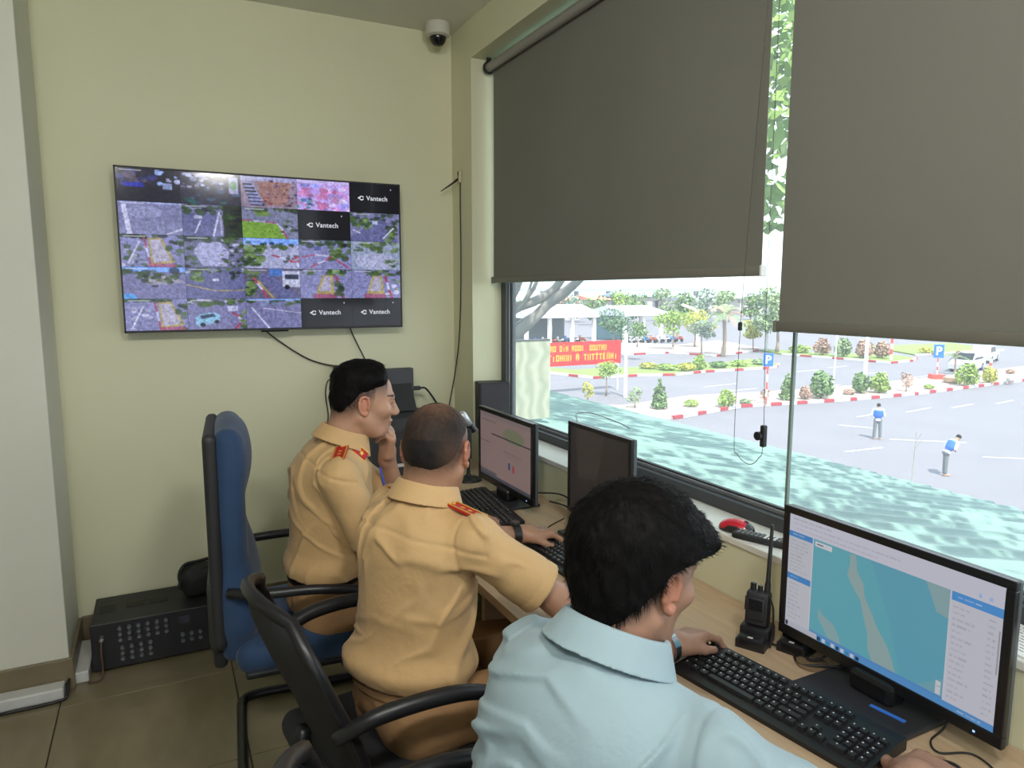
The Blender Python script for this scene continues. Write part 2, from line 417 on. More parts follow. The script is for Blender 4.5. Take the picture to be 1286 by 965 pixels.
# ------------------------------------------------------------------ roller blinds
m_blind = mat('blind_fabric_grey', srgb(122, 121, 113), 0.8, var=0.035, vscale=3, bump=0.10, bscale=700)
m_tube = mat('blind_tube_grey', srgb(150, 148, 142), 0.45, metal=0.2)
m_bar = mat('blind_bar_grey', srgb(118, 115, 106), 0.5)
m_chain = mat('bead_chain', srgb(70, 66, 58), 0.5)
def bead_chain(pts, parent, step=0.006, r=0.0023, m=None):
    mb = MB(); P = spline(pts, 24); acc = 0.0; last = P[0]
    octv = [(1, 0, 0), (-1, 0, 0), (0, 1, 0), (0, -1, 0), (0, 0, 1), (0, 0, -1)]
    octf = [(0, 2, 4), (2, 1, 4), (1, 3, 4), (3, 0, 4), (2, 0, 5), (1, 2, 5), (3, 1, 5), (0, 3, 5)]
    for a, b in zip(P, P[1:]):
        L = (b-a).length; s = step-acc
        while s < L:
            p = a+(b-a)*(s/L); mb.add([p+Vector(v)*r for v in octv], octf); s += step
        acc = L-(s-step)
    mb.tube(P[::3], 0.0006, 4)
    return mb.obj('bead_chain', m or m_chain, parent, kind='stuff')
def blind(y0, y1, zb, lab, x=1.478, zr=2.655):
    t = thing('roller_blind', lab, 'blind', (x, (y0+y1)/2, zr), 0, 'roller blinds in the long window')
    L = (y1-y0)/2; h = zr-zb
    MB().lathe([(0.021, -L-0.004), (0.021, L+0.004)], 24, Matrix.Rotation(PI/2, 4, 'X')).obj('roller_tube', m_tube, t, smooth=0.6)
    # fabric: hangs from the back of the roll, gently rippled
    mb = MB(); n, k = 40, 24; vs = []; fs = []
    for th in (0.0, 0.0012):
        for i in range(n+1):
            for j in range(k+1):
                yy = -L+2*L*i/n; zz = -0.0-(h-0.02)*j/k
                vs.append((0.0205-th+0.0022*math.sin(yy*9+j*0.12)*(j/k), yy, zz))
    q = (n+1)*(k+1)
    for i in range(n):
        for j in range(k):
            a = i*(k+1)+j; fs.append((a, a+1, a+k+2, a+k+1)); fs.append((q+a, q+a+k+1, q+a+k+2, q+a+1))
    for i in range(n):
        for j in (0, k): a = i*(k+1)+j; fs.append((a, a+k+1, q+a+k+1, q+a))
    for j in range(k):
        for i in (0, n): a = i*(k+1)+j; fs.append((a, q+a, q+a+1, a+1))
    mb.add(vs, fs).obj('fabric', m_blind, t, smooth=0.6)
    MB().box((0.010, -L-0.004, -h), (0.030, L+0.004, -h+0.028), bev=0.005).obj('bottom_bar', m_bar, t, smooth=0.6)
    for s in (-1, 1):
        MB().box((0.008, s*(L+0.008)-0.004, -h-0.002), (0.032, s*(L+0.008)+0.004, -h+0.030), bev=0.003).obj('bar_end_cap', m_white if s < 0 else m_bar, t)
        MB().lathe([(0.030, -0.003), (0.030, 0.003)], 20, T(0, s*(L+0.010), 0) @ Matrix.Rotation(PI/2, 4, 'X')).box((-0.012, s*(L+0.010)-0.003, 0), (0.012, s*(L+0.010)+0.003, HEAD-zr)).obj('bracket', m_black2, t)
    return t
b1 = blind(1.462, 3.195, 1.643, 'grey roller blind on the left, drawn halfway down beside the corner')
b2 = blind(-0.60, 1.388, 1.494, 'grey roller blind on the right, drawn lower than its neighbour')
# bead chain of the left blind hangs in a loop down to the sill
o = Vector(b1.location)
cpts = [(1.44, 1.405, 2.62), (1.44, 1.421, 2.337), (1.44, 1.45, 1.9), (1.44, 1.471, 1.505), (1.44, 1.477, 1.19), (1.44, 1.462, 1.145), (1.44, 1.419, 1.127), (1.44, 1.385, 1.15), (1.44, 1.370, 1.21), (1.44, 1.381, 1.541), (1.44, 1.383, 2.134), (1.44, 1.385, 2.62)]
bead_chain([Vector(p)-o for p in cpts], b1)
MB().box((-0.006, -0.004, -0.012), (0.006, 0.004, 0.012), T(1.44-o.x, 1.472-o.y, 1.505-o.z), bev=0.003).obj('chain_connector', m_black, b1)
MB().box((-0.008, -0.007, -0.03), (0.008, 0.007, 0.03), T(1.44-o.x, 1.370-o.y, 1.215-o.z), bev=0.004).lathe([(0.012, -0.006), (0.012, 0.006)], 14, T(1.43-o.x, 1.378-o.y, 1.215-o.z) @ Matrix.Rotation(PI/2, 4, 'Y')).obj('chain_tensioner', m_black, b1)

# ------------------------------------------------------------------ desk along the window
m_wood = mat('desk_oak_laminate', srgb(186, 160, 130), 0.42, var=0.12, vscale=5, stretch=(14, 1.2, 14), bump=0.02, bscale=30)
m_edge = mat('desk_edge_dark', srgb(120, 98, 76), 0.5)
DX0, DZ = 0.80, 0.75
dk = thing('desk', 'long pale oak desk running under the window', 'desk', (1.1, 0.9, FZ))
for a, b in ((-1.5, 0.2), (0.2, 1.9), (1.9, 3.46)):
    MB().box((DX0-1.1, a-0.9+0.001, DZ-0.028-FZ), (W-1.1-0.002, b-0.9-0.001, DZ-FZ), bev=0.0015).obj('desktop', m_wood, dk)
for y in (-1.4, 0.2, 1.9, 3.4):
    MB().box((DX0-1.1+0.05, y-0.9-0.012, 0), (W-1.1-0.02, y-0.9+0.012, DZ-0.028-FZ)).obj('end_panel', m_wood, dk)
MB().box((W-1.1-0.12, -2.35, 0.30), (W-1.1-0.10, 2.5, DZ-0.028-FZ)).obj('back_panel', m_wood, dk)
MB().lathe([(0.036, 0), (0.036, 0.004), (0.030, 0.006), (0.012, 0.006)], 28, T(1.30-1.1, 1.06-0.9, DZ-FZ)).obj('cable_grommet', mat('grommet_brown', srgb(120, 100, 76), 0.5), dk, smooth=0.6, label='round brown cable grommet')
# ================================================================== SCREENS: flat pictures as coloured face grids
class Pic:
    def __init__(s, w, h, col=(0, 0, 0)):
        s.w, s.h = w, h; s.a = np.zeros((h, w, 3), np.float32); s.a[:] = col
        yy, xx = np.mgrid[0:h, 0:w]; s.x = (xx+0.5)/w; s.y = (yy+0.5)/h     # 0..1, y down
        s.r = np.random.RandomState(abs(hash((w, h))) % 999)
    def poly(s, pts, col, al=1.0):
        m = np.zeros((s.h, s.w), bool); n = len(pts)
        for i in range(n):
            x0, y0 = pts[i]; x1, y1 = pts[(i+1) % n]
            if y0 == y1: continue
            c = ((y0 > s.y) != (y1 > s.y)) & (s.x < (x1-x0)*(s.y-y0)/(y1-y0)+x0); m ^= c
        s.a[m] = s.a[m]*(1-al)+np.array(col)*al; return s
    def rect(s, x0, y0, x1, y1, col, al=1.0): return s.poly([(x0, y0), (x1, y0), (x1, y1), (x0, y1)], col, al)
    def disc(s, x, y, rx, ry, col, al=1.0):
        m = ((s.x-x)/rx)**2+((s.y-y)/ry)**2 < 1; s.a[m] = s.a[m]*(1-al)+np.array(col)*al; return s
    def line(s, x0, y0, x1, y1, wd, col):
        L = math.hypot(x1-x0, y1-y0) or 1; nx, ny = -(y1-y0)/L*wd/2, (x1-x0)/L*wd/2
        return s.poly([(x0+nx, y0+ny), (x1+nx, y1+ny), (x1-nx, y1-ny), (x0-nx, y0-ny)], col)
    def blobs(s, seed, n, box, rr, cols):
        r = random.Random(seed)
        for _ in range(n):
            c = r.choice(cols); k = r.uniform(0.6, 1.3); q = r.uniform(*rr)
            s.disc(r.uniform(box[0], box[2]), r.uniform(box[1], box[3]), q, q*r.uniform(0.6, 1.4), [v*k for v in c], 0.85)
        return s
    def speck(s, seed, amt): s.a *= (1+amt*np.random.RandomState(seed).uniform(-1, 1, (s.h, s.w, 1))).astype(np.float32); return s
    def mesh(s, name, wm, hm):      # a plane in local XZ, x right, z up, origin at its centre, facing -y
        w, h = s.w, s.h
        gx, gz = np.meshgrid(np.linspace(-wm/2, wm/2, w+1), np.linspace(hm/2, -hm/2, h+1))
        V = np.stack([gx, np.zeros_like(gx), gz], -1).reshape(-1, 3)
        i, j = np.meshgrid(np.arange(w), np.arange(h)); a = (j*(w+1)+i).ravel()
        F = np.stack([a, a+w+1, a+w+2, a+1], -1)
        me = bpy.data.meshes.new(name); me.vertices.add(len(V)); me.vertices.foreach_set('co', V.astype(np.float32).ravel())
        me.loops.add(len(F)*4); me.loops.foreach_set('vertex_index', F.astype(np.int32).ravel())
        me.polygons.add(len(F)); me.polygons.foreach_set('loop_start', np.arange(0, len(F)*4, 4, dtype=np.int32)); me.update(calc_edges=True)
        c = np.ones((len(F), 4, 4), np.float32); c[:, :, :3] = np.clip(s.a.reshape(-1, 1, 3), 0, 4)
        ca = me.color_attributes.new('Col', 'FLOAT_COLOR', 'CORNER'); ca.data.foreach_set('color', c.ravel()); return me
def text_mb(txt, size, bold=0.0, spacing=1.0):
    cu = bpy.data.curves.new('lettering', 'FONT'); cu.body = txt; cu.size = size; cu.align_x = 'CENTER'; cu.align_y = 'CENTER'; cu.offset = bold; cu.space_character = spacing; cu.resolution_u = 3
    ob = bpy.data.objects.new('lettering', cu); COL.objects.link(ob)
    dg = bpy.context.evaluated_depsgraph_get(); dg.update(); me = bpy.data.meshes.new_from_object(ob.evaluated_get(dg)); bpy.data.objects.remove(ob, do_unlink=True)
    return me
def text_obj(name, txt, size, m, parent, M, bold=0.0, spacing=1.0):
    me = text_mb(txt, size, bold, spacing); me.transform(M); me.materials.clear(); return link(name, me, m, parent)

m_feed = mat('screen_picture', (0, 0, 0), 0.12, emit=(1, 1, 1), estr=1.0, attr='Col', coat=0.1, spec=0.3)
G1, G2, G3 = (0.03, 0.07, 0.02), (0.07, 0.13, 0.03), (0.16, 0.26, 0.07)     # greens
RD, RL, RM = (0.13, 0.14, 0.27), (0.24, 0.25, 0.42), (0.20, 0.20, 0.34)     # bluish road greys
WH, SK, BK, RE, YE = (0.62, 0.63, 0.75), (0.22, 0.42, 0.85), (0.008, 0.008, 0.014), (0.40, 0.05, 0.10), (0.42, 0.34, 0.10)
def feed(n):
    p = Pic(96, 54, RM); r = random.Random(n)
    def trees(y0, y1, k=26, cols=(G1, G2, G1, BK)): p.blobs(n*7+1, k, (0, y0, 1, y1), (0.03, 0.09), cols)
    def kerb(pts, w=0.03):
        for i, (a, b) in enumerate(zip(pts, pts[1:])): p.line(*a, *b, w, WH if i % 2 else RE)
    if n == 0:
        p.rect(0, 0, 1, 1, (0.02, 0.02, 0.03)); p.blobs(3, 20, (0.05, 0.1, 0.6, 0.5), (0.04, 0.1), [(0.10, 0.08, 0.10), (0.05, 0.06, 0.2), (0.03, 0.03, 0.05)])
        p.rect(0.1, 0.42, 0.42, 0.55, (0.03, 0.04, 0.35)); p.blobs(5, 9, (0.6, 0.05, 0.98, 0.45), (0.02, 0.06), [(0.35, 0.5, 0.8), (0.5, 0.55, 0.7)]); p.rect(0.72, 0.4, 0.86, 0.6, (0.4, 0.5, 0.75), 0.7)
    elif n == 1:
        p.rect(0, 0, 1, 1, (0.03, 0.03, 0.05)); p.blobs(8, 26, (0, 0.05, 0.75, 0.5), (0.02, 0.06), [(0.45, 0.5, 0.7), (0.2, 0.22, 0.34), (0.5, 0.5, 0.6)])
        p.blobs(9, 26, (0, 0.4, 1, 1), (0.03, 0.08), [(0.02, 0.02, 0.04), (0.04, 0.08, 0.14), (0.03, 0.15, 0.12)]); p.rect(0.8, 0.1, 0.96, 0.62, (0.35, 0.35, 0.5)); p.disc(0.88, 0.35, 0.06, 0.16, (0.12, 0.3, 0.12))
    elif n == 2:
        p.rect(0, 0, 1, 1, (0.30, 0.24, 0.28)); p.rect(0, 0, 1, 0.14, (0.40, 0.40, 0.55)); p.poly([(0.3, 0.15), (0.9, 0.15), (0.8, 0.9), (0.35, 0.9)], (0.36, 0.20, 0.16))
        for i in range(7): p.rect(0.03+0.02*i, 0.18+0.11*i, 0.2+0.035*i, 0.26+0.11*i, (0.30, 0.32, 0.5)); p.rect(0.03+0.02*i, 0.25+0.11*i, 0.2+0.035*i, 0.29+0.11*i, (0.02, 0.02, 0.04))
        p.blobs(4, 34, (0.35, 0.1, 0.98, 0.95), (0.015, 0.04), [(0.05, 0.03, 0.05), (0.25, 0.06, 0.06), (0.08, 0.08, 0.2), (0.03, 0.03, 0.03)])
    elif n == 3:
        p.rect(0, 0, 1, 1, (0.55, 0.40, 0.75)); p.blobs(2, 70, (0, 0.15, 1, 1), (0.02, 0.09), [(0.75, 0.35, 0.62), (0.45, 0.30, 0.75), (0.75, 0.65, 0.85), (0.5, 0.16, 0.3), (0.3, 0.35, 0.8)])
        p.blobs(6, 14, (0, 0.6, 0.3, 1), (0.02, 0.05), [(0.05, 0.35, 0.35), (0.04, 0.05, 0.2)]); p.rect(0, 0, 1, 0.12, (0.6, 0.5, 0.75))
    elif n in (4, 8, 23, 24): p.rect(0, 0, 1, 1, (0.004, 0.004, 0.007))
    elif n == 5:
        p.rect(0, 0, 1, 1, (0.22, 0.23, 0.36)); p.disc(0.4, 0.3, 0.28, 0.2, (0.30, 0.32, 0.46)); p.poly([(0.05, 0.1), (0.12, 0.1), (0.2, 1), (0.12, 1)], WH); p.line(0.75, 0.98, 1, 0.8, 0.04, WH); p.rect(0, 0, 1, 0.06, (0.35, 0.4, 0.6))
    elif n == 6:
        p.poly([(0, 0.3), (0.6, 0.25), (0.5, 1), (0, 1)], RD); trees(0.0, 0.25, 30); p.rect(0.68, 0, 1, 1, (0.02, 0.03, 0.02)); p.blobs(11, 18, (0.7, 0, 1, 1), (0.03, 0.08), [G1, BK, (0.05, 0.05, 0.04)]); p.line(0.62, 0.2, 0.5, 1, 0.03, WH); p.rect(0.62, 0.3, 0.66, 0.95, (0.4, 0.4, 0.5)); p.line(0.3, 0.5, 0.2, 0.9, 0.025, WH); p.rect(0.2, 0.36, 0.32, 0.44, (0.5, 0.52, 0.6))
    elif n == 7:
        p.rect(0, 0, 1, 1, (0.20, 0.22, 0.30)); p.poly([(0, 0.45), (0.62, 0.52), (0.78, 1), (0, 1)], (0.20, 0.38, 0.05)); p.poly([(0.2, 0.12), (0.45, 0.08), (0.52, 0.25), (0.28, 0.3)], G3); trees(0, 0.08, 14); kerb([(0, 0.42), (0.2, 0.44), (0.4, 0.46), (0.62, 0.5), (0.72, 0.72), (0.8, 1)]); p.blobs(12, 14, (0.65, 0.4, 1, 0.95), (0.02, 0.05), [(0.5, 0.5, 0.6), G2, BK])
    elif n == 9:
        p.poly([(0, 0.9), (0.5, 0.25), (0.7, 0.25), (0.95, 1), (0, 1)], RD); trees(0, 0.24, 24); p.blobs(13, 22, (0, 0.2, 0.4, 0.55), (0.03, 0.07), [G2, G3, G1]); p.blobs(14, 20, (0.75, 0.3, 1, 1), (0.03, 0.08), [G2, G3, G1]); p.line(0.05, 0.6, 0.2, 0.72, 0.03, WH); p.line(0.65, 0.9, 0.88, 0.5, 0.03, WH); p.rect(0.45, 0.27, 0.55, 0.38, (0.6, 0.65, 0.8))
    elif n in (10, 20):
        p.rect(0, 0, 1, 1, RL); trees(0, 0.12, 14)
        x = 0.45 if n == 10 else 0.55
        p.poly([(x-0.02, 0.1), (x+0.2, 0.1), (x+0.4, 0.85), (x+0.02, 0.95)], YE); p.poly([(x+0.01, 0.14), (x+0.17, 0.14), (x+0.34, 0.8), (x+0.05, 0.88)], (0.44, 0.42, 0.48)); p.blobs(15+n, 20, (0, 0.3, 0.4, 1), (0.03, 0.07), [G1, (0.5, 0.5, 0.6), G2] if n == 10 else [RL, RM, WH]); kerb([(x-0.08, 0.1), (x-0.05, 0.4), (x-0.02, 0.7), (x, 1.0)]); p.blobs(16, 14, (x+0.3, 0.2, 1, 1), (0.03, 0.08), [G1, BK, G2]); p.rect(x, 0.88, x+0.4, 1, RE, 0.7); p.line(0.1, 0.9, 0.3, 0.2, 0.03, WH)
    elif n == 11:
        p.rect(0, 0, 1, 1, (0.15, 0.16, 0.24)); p.poly([(0.25, 0.2), (0.6, 0.15), (0.75, 0.5), (0.7, 0.95), (0.3, 0.95), (0.15, 0.5)], (0.40, 0.42, 0.58)); trees(0, 0.15, 18); p.blobs(17, 40, (0.6, 0.1, 1, 1), (0.02, 0.06), [G1, BK, (0.45, 0.45, 0.55), G2]); p.blobs(18, 16, (0, 0.2, 0.2, 1), (0.02, 0.06), [G1, BK, G2])
    elif n == 12:
        p.rect(0, 0, 1, 1, (0.40, 0.42, 0.55)); p.rect(0, 0, 1, 0.2, SK); trees(0.15, 0.3, 20); p.blobs(19, 30, (0, 0.3, 0.32, 1), (0.05, 0.1), [G1, G2, G3]); kerb([(0.5, 0.55), (0.65, 0.62), (0.8, 0.7), (0.95, 0.8), (1, 0.95)], 0.05); p.blobs(20, 12, (0.75, 0.5, 1, 0.9), (0.02, 0.06), [G1, BK, RE])
    elif n == 13:
        p.rect(0, 0, 1, 1, RL); trees(0, 0.2, 26); kerb([(0.05, 0.6), (0.3, 0.5), (0.6, 0.55), (0.95, 0.95)], 0.04); p.blobs(21, 26, (0.55, 0.15, 1, 0.7), (0.03, 0.08), [G2, G3, G2]); p.rect(0.28, 0.22, 0.42, 0.36, (0.1, 0.12, 0.3)); kerb([(0.2, 0.95), (0.35, 0.8), (0.5, 0.7), (0.6, 0.55)], 0.04)
    elif n == 14:
        p.rect(0, 0, 1, 1, (0.30, 0.36, 0.44)); p.blobs(22, 30, (0, 0.0, 1, 0.35), (0.04, 0.09), [G2, G3, (0.25, 0.35, 0.2)]); p.disc(0.5, 0.7, 0.42, 0.3, (0.42, 0.45, 0.56)); p.blobs(23, 10, (0.7, 0.5, 1, 0.9), (0.03, 0.06), [G3, G2])
    elif n == 15:
        p.rect(0, 0, 1, 1, RM); p.rect(0, 0, 1, 0.14, SK); trees(0.1, 0.28, 20); p.poly([(0.25, 0.42), (0.7, 0.25), (0.98, 0.45), (0.7, 0.55), (0.35, 0.52)], (0.36, 0.34, 0.38)); p.blobs(24, 22, (0.25, 0.28, 0.85, 0.5), (0.03, 0.07), [G1, G2, BK]); p.disc(0.08, 0.95, 0.12, 0.12, (0.1, 0.35, 0.7)); p.disc(0.5, 0.6, 0.06, 0.03, (0.02, 0.02, 0.04))
    elif n == 16:
        p.rect(0, 0, 1, 1, RD); p.blobs(25, 20, (0, 0, 1, 0.15), (0.03, 0.07), [G1, (0.4, 0.45, 0.5), G2]); p.blobs(26, 12, (0, 0.1, 0.25, 0.45), (0.04, 0.08), [G2, G3]); p.blobs(27, 8, (0.75, 0.15, 0.9, 0.35), (0.03, 0.05), [G1, BK]); p.line(0.0, 0.55, 0.5, 0.75, 0.03, YE); p.line(0.5, 0.75, 1, 0.72, 0.03, YE); p.rect(0.45, 0.35, 0.55, 0.42, WH)
    elif n == 17:
        p.rect(0, 0, 1, 1, (0.14, 0.13, 0.2)); p.poly([(0.2, 0.2), (0.42, 0.15), (1, 0.95), (0.6, 1)], RD); p.blobs(28, 20, (0, 0.1, 0.25, 0.9), (0.04, 0.09), [G2, G1, G3]); p.rect(0.68, 0.08, 1, 0.62, (0.55, 0.58, 0.66)); p.rect(0.72, 0.18, 0.98, 0.36, (0.04, 0.05, 0.09)); p.disc(0.76, 0.62, 0.05, 0.08, BK); p.rect(0.45, 0, 0.68, 0.25, (0.08, 0.2, 0.5)); p.line(0.22, 0.4, 0.5, 1, 0.04, YE); kerb([(0.15, 0.3), (0.22, 0.5), (0.3, 0.7), (0.4, 1)], 0.04)
    elif n in (18, 19):
        p.rect(0, 0, 1, 1, RL); p.blobs(29+n, 22, (0, 0, 1, 0.18), (0.03, 0.08), [G2, G3, G1]); p.poly([(0.42, 0.2), (0.62, 0.2), (0.66, 0.85), (0.3, 0.85)], YE); p.poly([(0.46, 0.24), (0.58, 0.24), (0.6, 0.76), (0.36, 0.76)], (0.42, 0.40, 0.46)); kerb([(0.68, 0.2), (0.72, 0.45), (0.76, 0.7), (0.82, 1)], 0.05); p.rect(0.25, 0.85, 0.7, 1, RE, 0.75); p.blobs(31+n, 10, (0.7, 0.3, 0.95, 0.9), (0.04, 0.07), [BK, G1, G2] if n == 18 else [G2, G3, WH])
    elif n == 21:
        p.rect(0, 0, 1, 1, RM); p.blobs(33, 26, (0, 0, 1, 0.16), (0.03, 0.08), [G1, G2, (0.4, 0.4, 0.5)]); p.disc(0.3, 0.18, 0.14, 0.1, G2); p.poly([(0.12, 0.62), (0.22, 0.48), (0.45, 0.45), (0.55, 0.55), (0.52, 0.75), (0.2, 0.9), (0.12, 0.82)], (0.25, 0.5, 0.62)); p.poly([(0.2, 0.55), (0.42, 0.48), (0.48, 0.58), (0.22, 0.66)], (0.03, 0.05, 0.09)); p.disc(0.24, 0.85, 0.05, 0.07, BK); p.disc(0.48, 0.75, 0.04, 0.06, BK); kerb([(0.75, 0.45), (0.88, 0.6), (0.9, 0.8), (0.8, 1)], 0.05); p.blobs(34, 12, (0.9, 0.4, 1, 1), (0.03, 0.07), [G2, G3]); p.rect(0.68, 0.25, 0.85, 0.4, (0.5, 0.52, 0.65))
    elif n == 22:
        p.rect(0, 0, 1, 1, RM); p.blobs(35, 24, (0, 0, 1, 0.22), (0.03, 0.08), [G1, G2, (0.3, 0.4, 0.55)]); p.line(0.1, 0.3, 0.4, 1, 0.03, WH); p.line(0.3, 0.32, 1, 0.5, 0.02, WH); p.rect(0, 0, 1, 0.06, SK, 0.7)
    if n not in (4, 8, 23, 24):
        p.a *= (0.80+0.55*np.random.RandomState(n+50).rand(14, 24, 1).repeat(4, 0).repeat(4, 1)[:54, :96])*np.array([0.70, 0.70, 0.86])
        q = np.pad(p.a, ((1, 1), (1, 1), (0, 0)), 'edge'); p.a = (q[:-2, 1:-1]+q[2:, 1:-1]+q[1:-1, :-2]+q[1:-1, 2:]+2*q[1:-1, 1:-1])/6
        p.speck(n, 0.30); p.rect(0.05, 0.03, 0.4, 0.065, WH, 0.35)
    return p

# ------------------------------------------------------------------ wall television: x -0.126..1.085, z 1.425..2.112
tv = thing('television', 'large wall-mounted screen split into twenty-five camera pictures', 'television', (0.48, D-0.008, 1.77))
TW, TH, ty = 1.211, 0.687, -0.095
MB().box((-TW/2, ty+0.004, -TH/2), (TW/2, ty+0.030, TH/2), bev=0.003).obj('bezel', m_black2, tv)
MB().box((-TW/2+0.08, ty+0.03, -TH/2+0.03), (TW/2-0.08, ty+0.062, TH/2-0.12), bev=0.01).obj('rear_housing', m_black2, tv)
MB().box((-0.2, ty+0.062, -0.2), (-0.16, 0.004, 0.2)).box((0.16, ty+0.062, -0.2), (0.2, 0.004, 0.2)).box((-0.3, -0.006, -0.1), (0.3, 0.004, 0.1)).obj('wall_bracket', m_black2, tv)
MB().box((-TW/2, ty, -TH/2), (TW/2, ty+0.004, -TH/2+0.006)).box((-TW/2, ty, TH/2-0.006), (TW/2, ty+0.004, TH/2)).box((-TW/2, ty, -TH/2), (-TW/2+0.006, ty+0.004, TH/2)).box((TW/2-0.006, ty, -TH/2), (TW/2, ty+0.004, TH/2)).obj('screen_rim', m_black2, tv)
MB().box((-0.06, ty+0.002, -TH/2-0.008), (0.06, ty+0.02, -TH/2+0.001), bev=0.002).obj('sensor_bar', m_gblack, tv)
fw, fh = (TW-0.012)/5, (TH-0.016)/5
m_logo = mat('screen_lettering', (0, 0, 0), 0.4, emit=(0.75, 0.77, 0.85), estr=0.8)
for i in range(25):
    rr_, cc_ = divmod(i, 5)
    x_, z_ = -TW/2+0.006+fw*(cc_+0.5), TH/2-0.007-fh*(rr_+0.5)
    f = link('camera_picture', feed(i).mesh('camera_picture', fw-0.0012, fh-0.0012), m_feed, tv, loc=(x_, ty+0.002, z_))
    if i in (4, 8, 23, 24):
        M = T(0.012, -0.0006, 0) @ Matrix.Rotation(PI/2, 4, 'X')
        text_obj('lettering', 'Vantech', 0.030, m_logo, f, M, 0.0004, 1.05)
        mk = MB()
        for a0, a1 in ((0.35, 1.35), (1.65, 3.3), (3.6, 5.9)):
            arc = [(-0.062+0.011*math.cos(a0+(a1-a0)*k/7), 0.0, 0.011*math.sin(a0+(a1-a0)*k/7)) for k in range(8)]
            inn = [(-0.062+0.006*math.cos(a0+(a1-a0)*k/7), 0.0, 0.006*math.sin(a0+(a1-a0)*k/7)) for k in range(8)]
            for k in range(7): mk.add([arc[k], arc[k+1], inn[k+1], inn[k]], [(0, 1, 2, 3)])
        mk.add([(-0.082, 0, 0.0), (-0.072, 0, 0.006), (-0.072, 0, -0.006)], [(0, 1, 2)])
        o = mk.obj('emblem', m_logo, f); o.location.y = -0.0006
        MB().add([(0.078, 0, 0.042), (0.082, 0, 0.042), (0.082, 0, 0.048), (0.078, 0, 0.048)], [(0, 1, 2, 3)]).obj('status_mark', m_logo, f, loc=(0, -0.0006, 0))

def cable(name, pts, r, lab, cat='cable', m=None, seg=6, n=8):
    P = spline(pts, n); c = sum(P, Vector())/len(P); lo = min(p.z for p in P); b = Vector((c.x, c.y, lo))
    return MB().tube([p-b for p in P], r, seg).obj(name, m or m_cable, None, smooth=True, label=lab, cat=cat, loc=b)
cable('cable', [(0.43, 3.44, 1.46), (0.45, 3.47, 1.42), (0.52, 3.475, 1.36), (0.62, 3.475, 1.29), (0.70, 3.475, 1.255), (0.79, 3.46, 1.235)], 0.0035, 'black cable drooping from the television to the little wall box')
cable('cable', [(0.83, 3.44, 1.46), (0.85, 3.475, 1.41), (0.89, 3.475, 1.32), (0.93, 3.46, 1.23)], 0.0035, 'short black cable dropping from the right half of the television')
# small wall box with cables behind the first officer
wb = thing('wall_box', 'small dark network box with a steel edge on the wall under the television', 'box', (0.87, D-0.002, 0.97))
MB().box((-0.09, -0.075, 0), (0.09, 0, 0.27), bev=0.004).obj('case', m_dgrey, wb)
MB().box((-0.096, -0.08, -0.004), (-0.09, 0, 0.274)).obj('edge_plate', m_silver, wb)
MB().box((-0.118, -0.05, 0.255), (-0.096, -0.03, 0.275), bev=0.003).obj('plug', m_black, wb)
MB().box((-0.118, -0.05, 0.205), (-0.096, -0.03, 0.222), bev=0.003).obj('plug', m_black, wb)
cable('cable', [(0.752, 3.45, 1.185), (0.725, 3.465, 1.165), (0.715, 3.47, 1.1), (0.725, 3.475, 1.0), (0.715, 3.475, 0.92), (0.72, 3.475, 0.86)], 0.003, 'thin black cable looping down the wall from the wall box')
# antenna on the wall by the corner
an = thing('wall_antenna', 'small whip antenna on a clip high in the corner', 'antenna', (1.398, 3.37, 2.16))
MB().box((-0.016, -0.012, -0.02), (0.0, 0.012, 0.04), bev=0.003).obj('clip', mat('old_plastic', srgb(190, 180, 150), 0.5), an)
MB().tube([(-0.012, 0, 0.0), (-0.05, 0.01, -0.03), (-0.10, 0.02, -0.065)], [0.006, 0.005, 0.002], 8).tube([(-0.012, 0, 0.0), (-0.02, -0.008, 0.03)], 0.003, 6).obj('whip', m_black, an, smooth=True)
cable('cable', [(1.394, 3.37, 2.15), (1.394, 3.372, 2.0), (1.394, 3.37, 1.8), (1.394, 3.375, 1.62), (1.394, 3.39, 1.45), (1.394, 3.42, 1.3), (1.385, 3.45, 1.16), (1.36, 3.44, 1.06), (1.33, 3.42, 0.95)], 0.003, 'thin black cable running down the corner from the antenna')
# dome camera
dc = thing('dome_camera', 'white dome camera with a dark lens on the ceiling in the corner', 'camera', (1.285, 3.37, ZC))
MB().lathe([(0.058, 0), (0.060, -0.02), (0.058, -0.055), (0.045, -0.062)], 28).obj('housing', mat('camera_white', srgb(200, 197, 185), 0.5), dc, smooth=0.7)
MB().lathe([(0.040, -0.058), (0.040, -0.068), (0.034, -0.085), (0.022, -0.098), (0.004, -0.103)], 24).obj('dome', m_gblack, dc, smooth=True)

# ------------------------------------------------------------------ floor level: amplifier, bag, trunking
am = thing('amplifier', 'black rack amplifier with rows of small knobs on the floor by the wall', 'amplifier', (-0.04, 3.277, FZ), 0)
MB().box((-0.27, -0.10, 0.012), (0.27, 0.18, 0.205), bev=0.004).obj('case', m_black2, am)
MB().box((-0.275, -0.112, 0.010), (0.275, -0.100, 0.207), bev=0.003).obj('front_panel', m_black, am)
for x0, x1, y0, y1 in ((-0.15, -0.08, 0.02, 0.08), (-0.07, 0.01, 0.02, 0.08), (-0.25, -0.19, 0.0, 0.09)):
    mb = MB()
    for k in range(6): yk = y0+(y1-y0)*k/6; mb.box((x0, yk, 0.205), (x1, yk+0.006, 0.2075))
    mb.obj('vent', m_gblack, am)
knob = MB().lathe([(0.0085, 0), (0.0085, 0.008), (0.0065, 0.014), (0.002, 0.014)], 12, Matrix.Rotation(PI/2, 4, 'X')).mesh('knob', 0.6)
m_knob = mat('knob_grey', srgb(120, 122, 128), 0.35, metal=0.4)
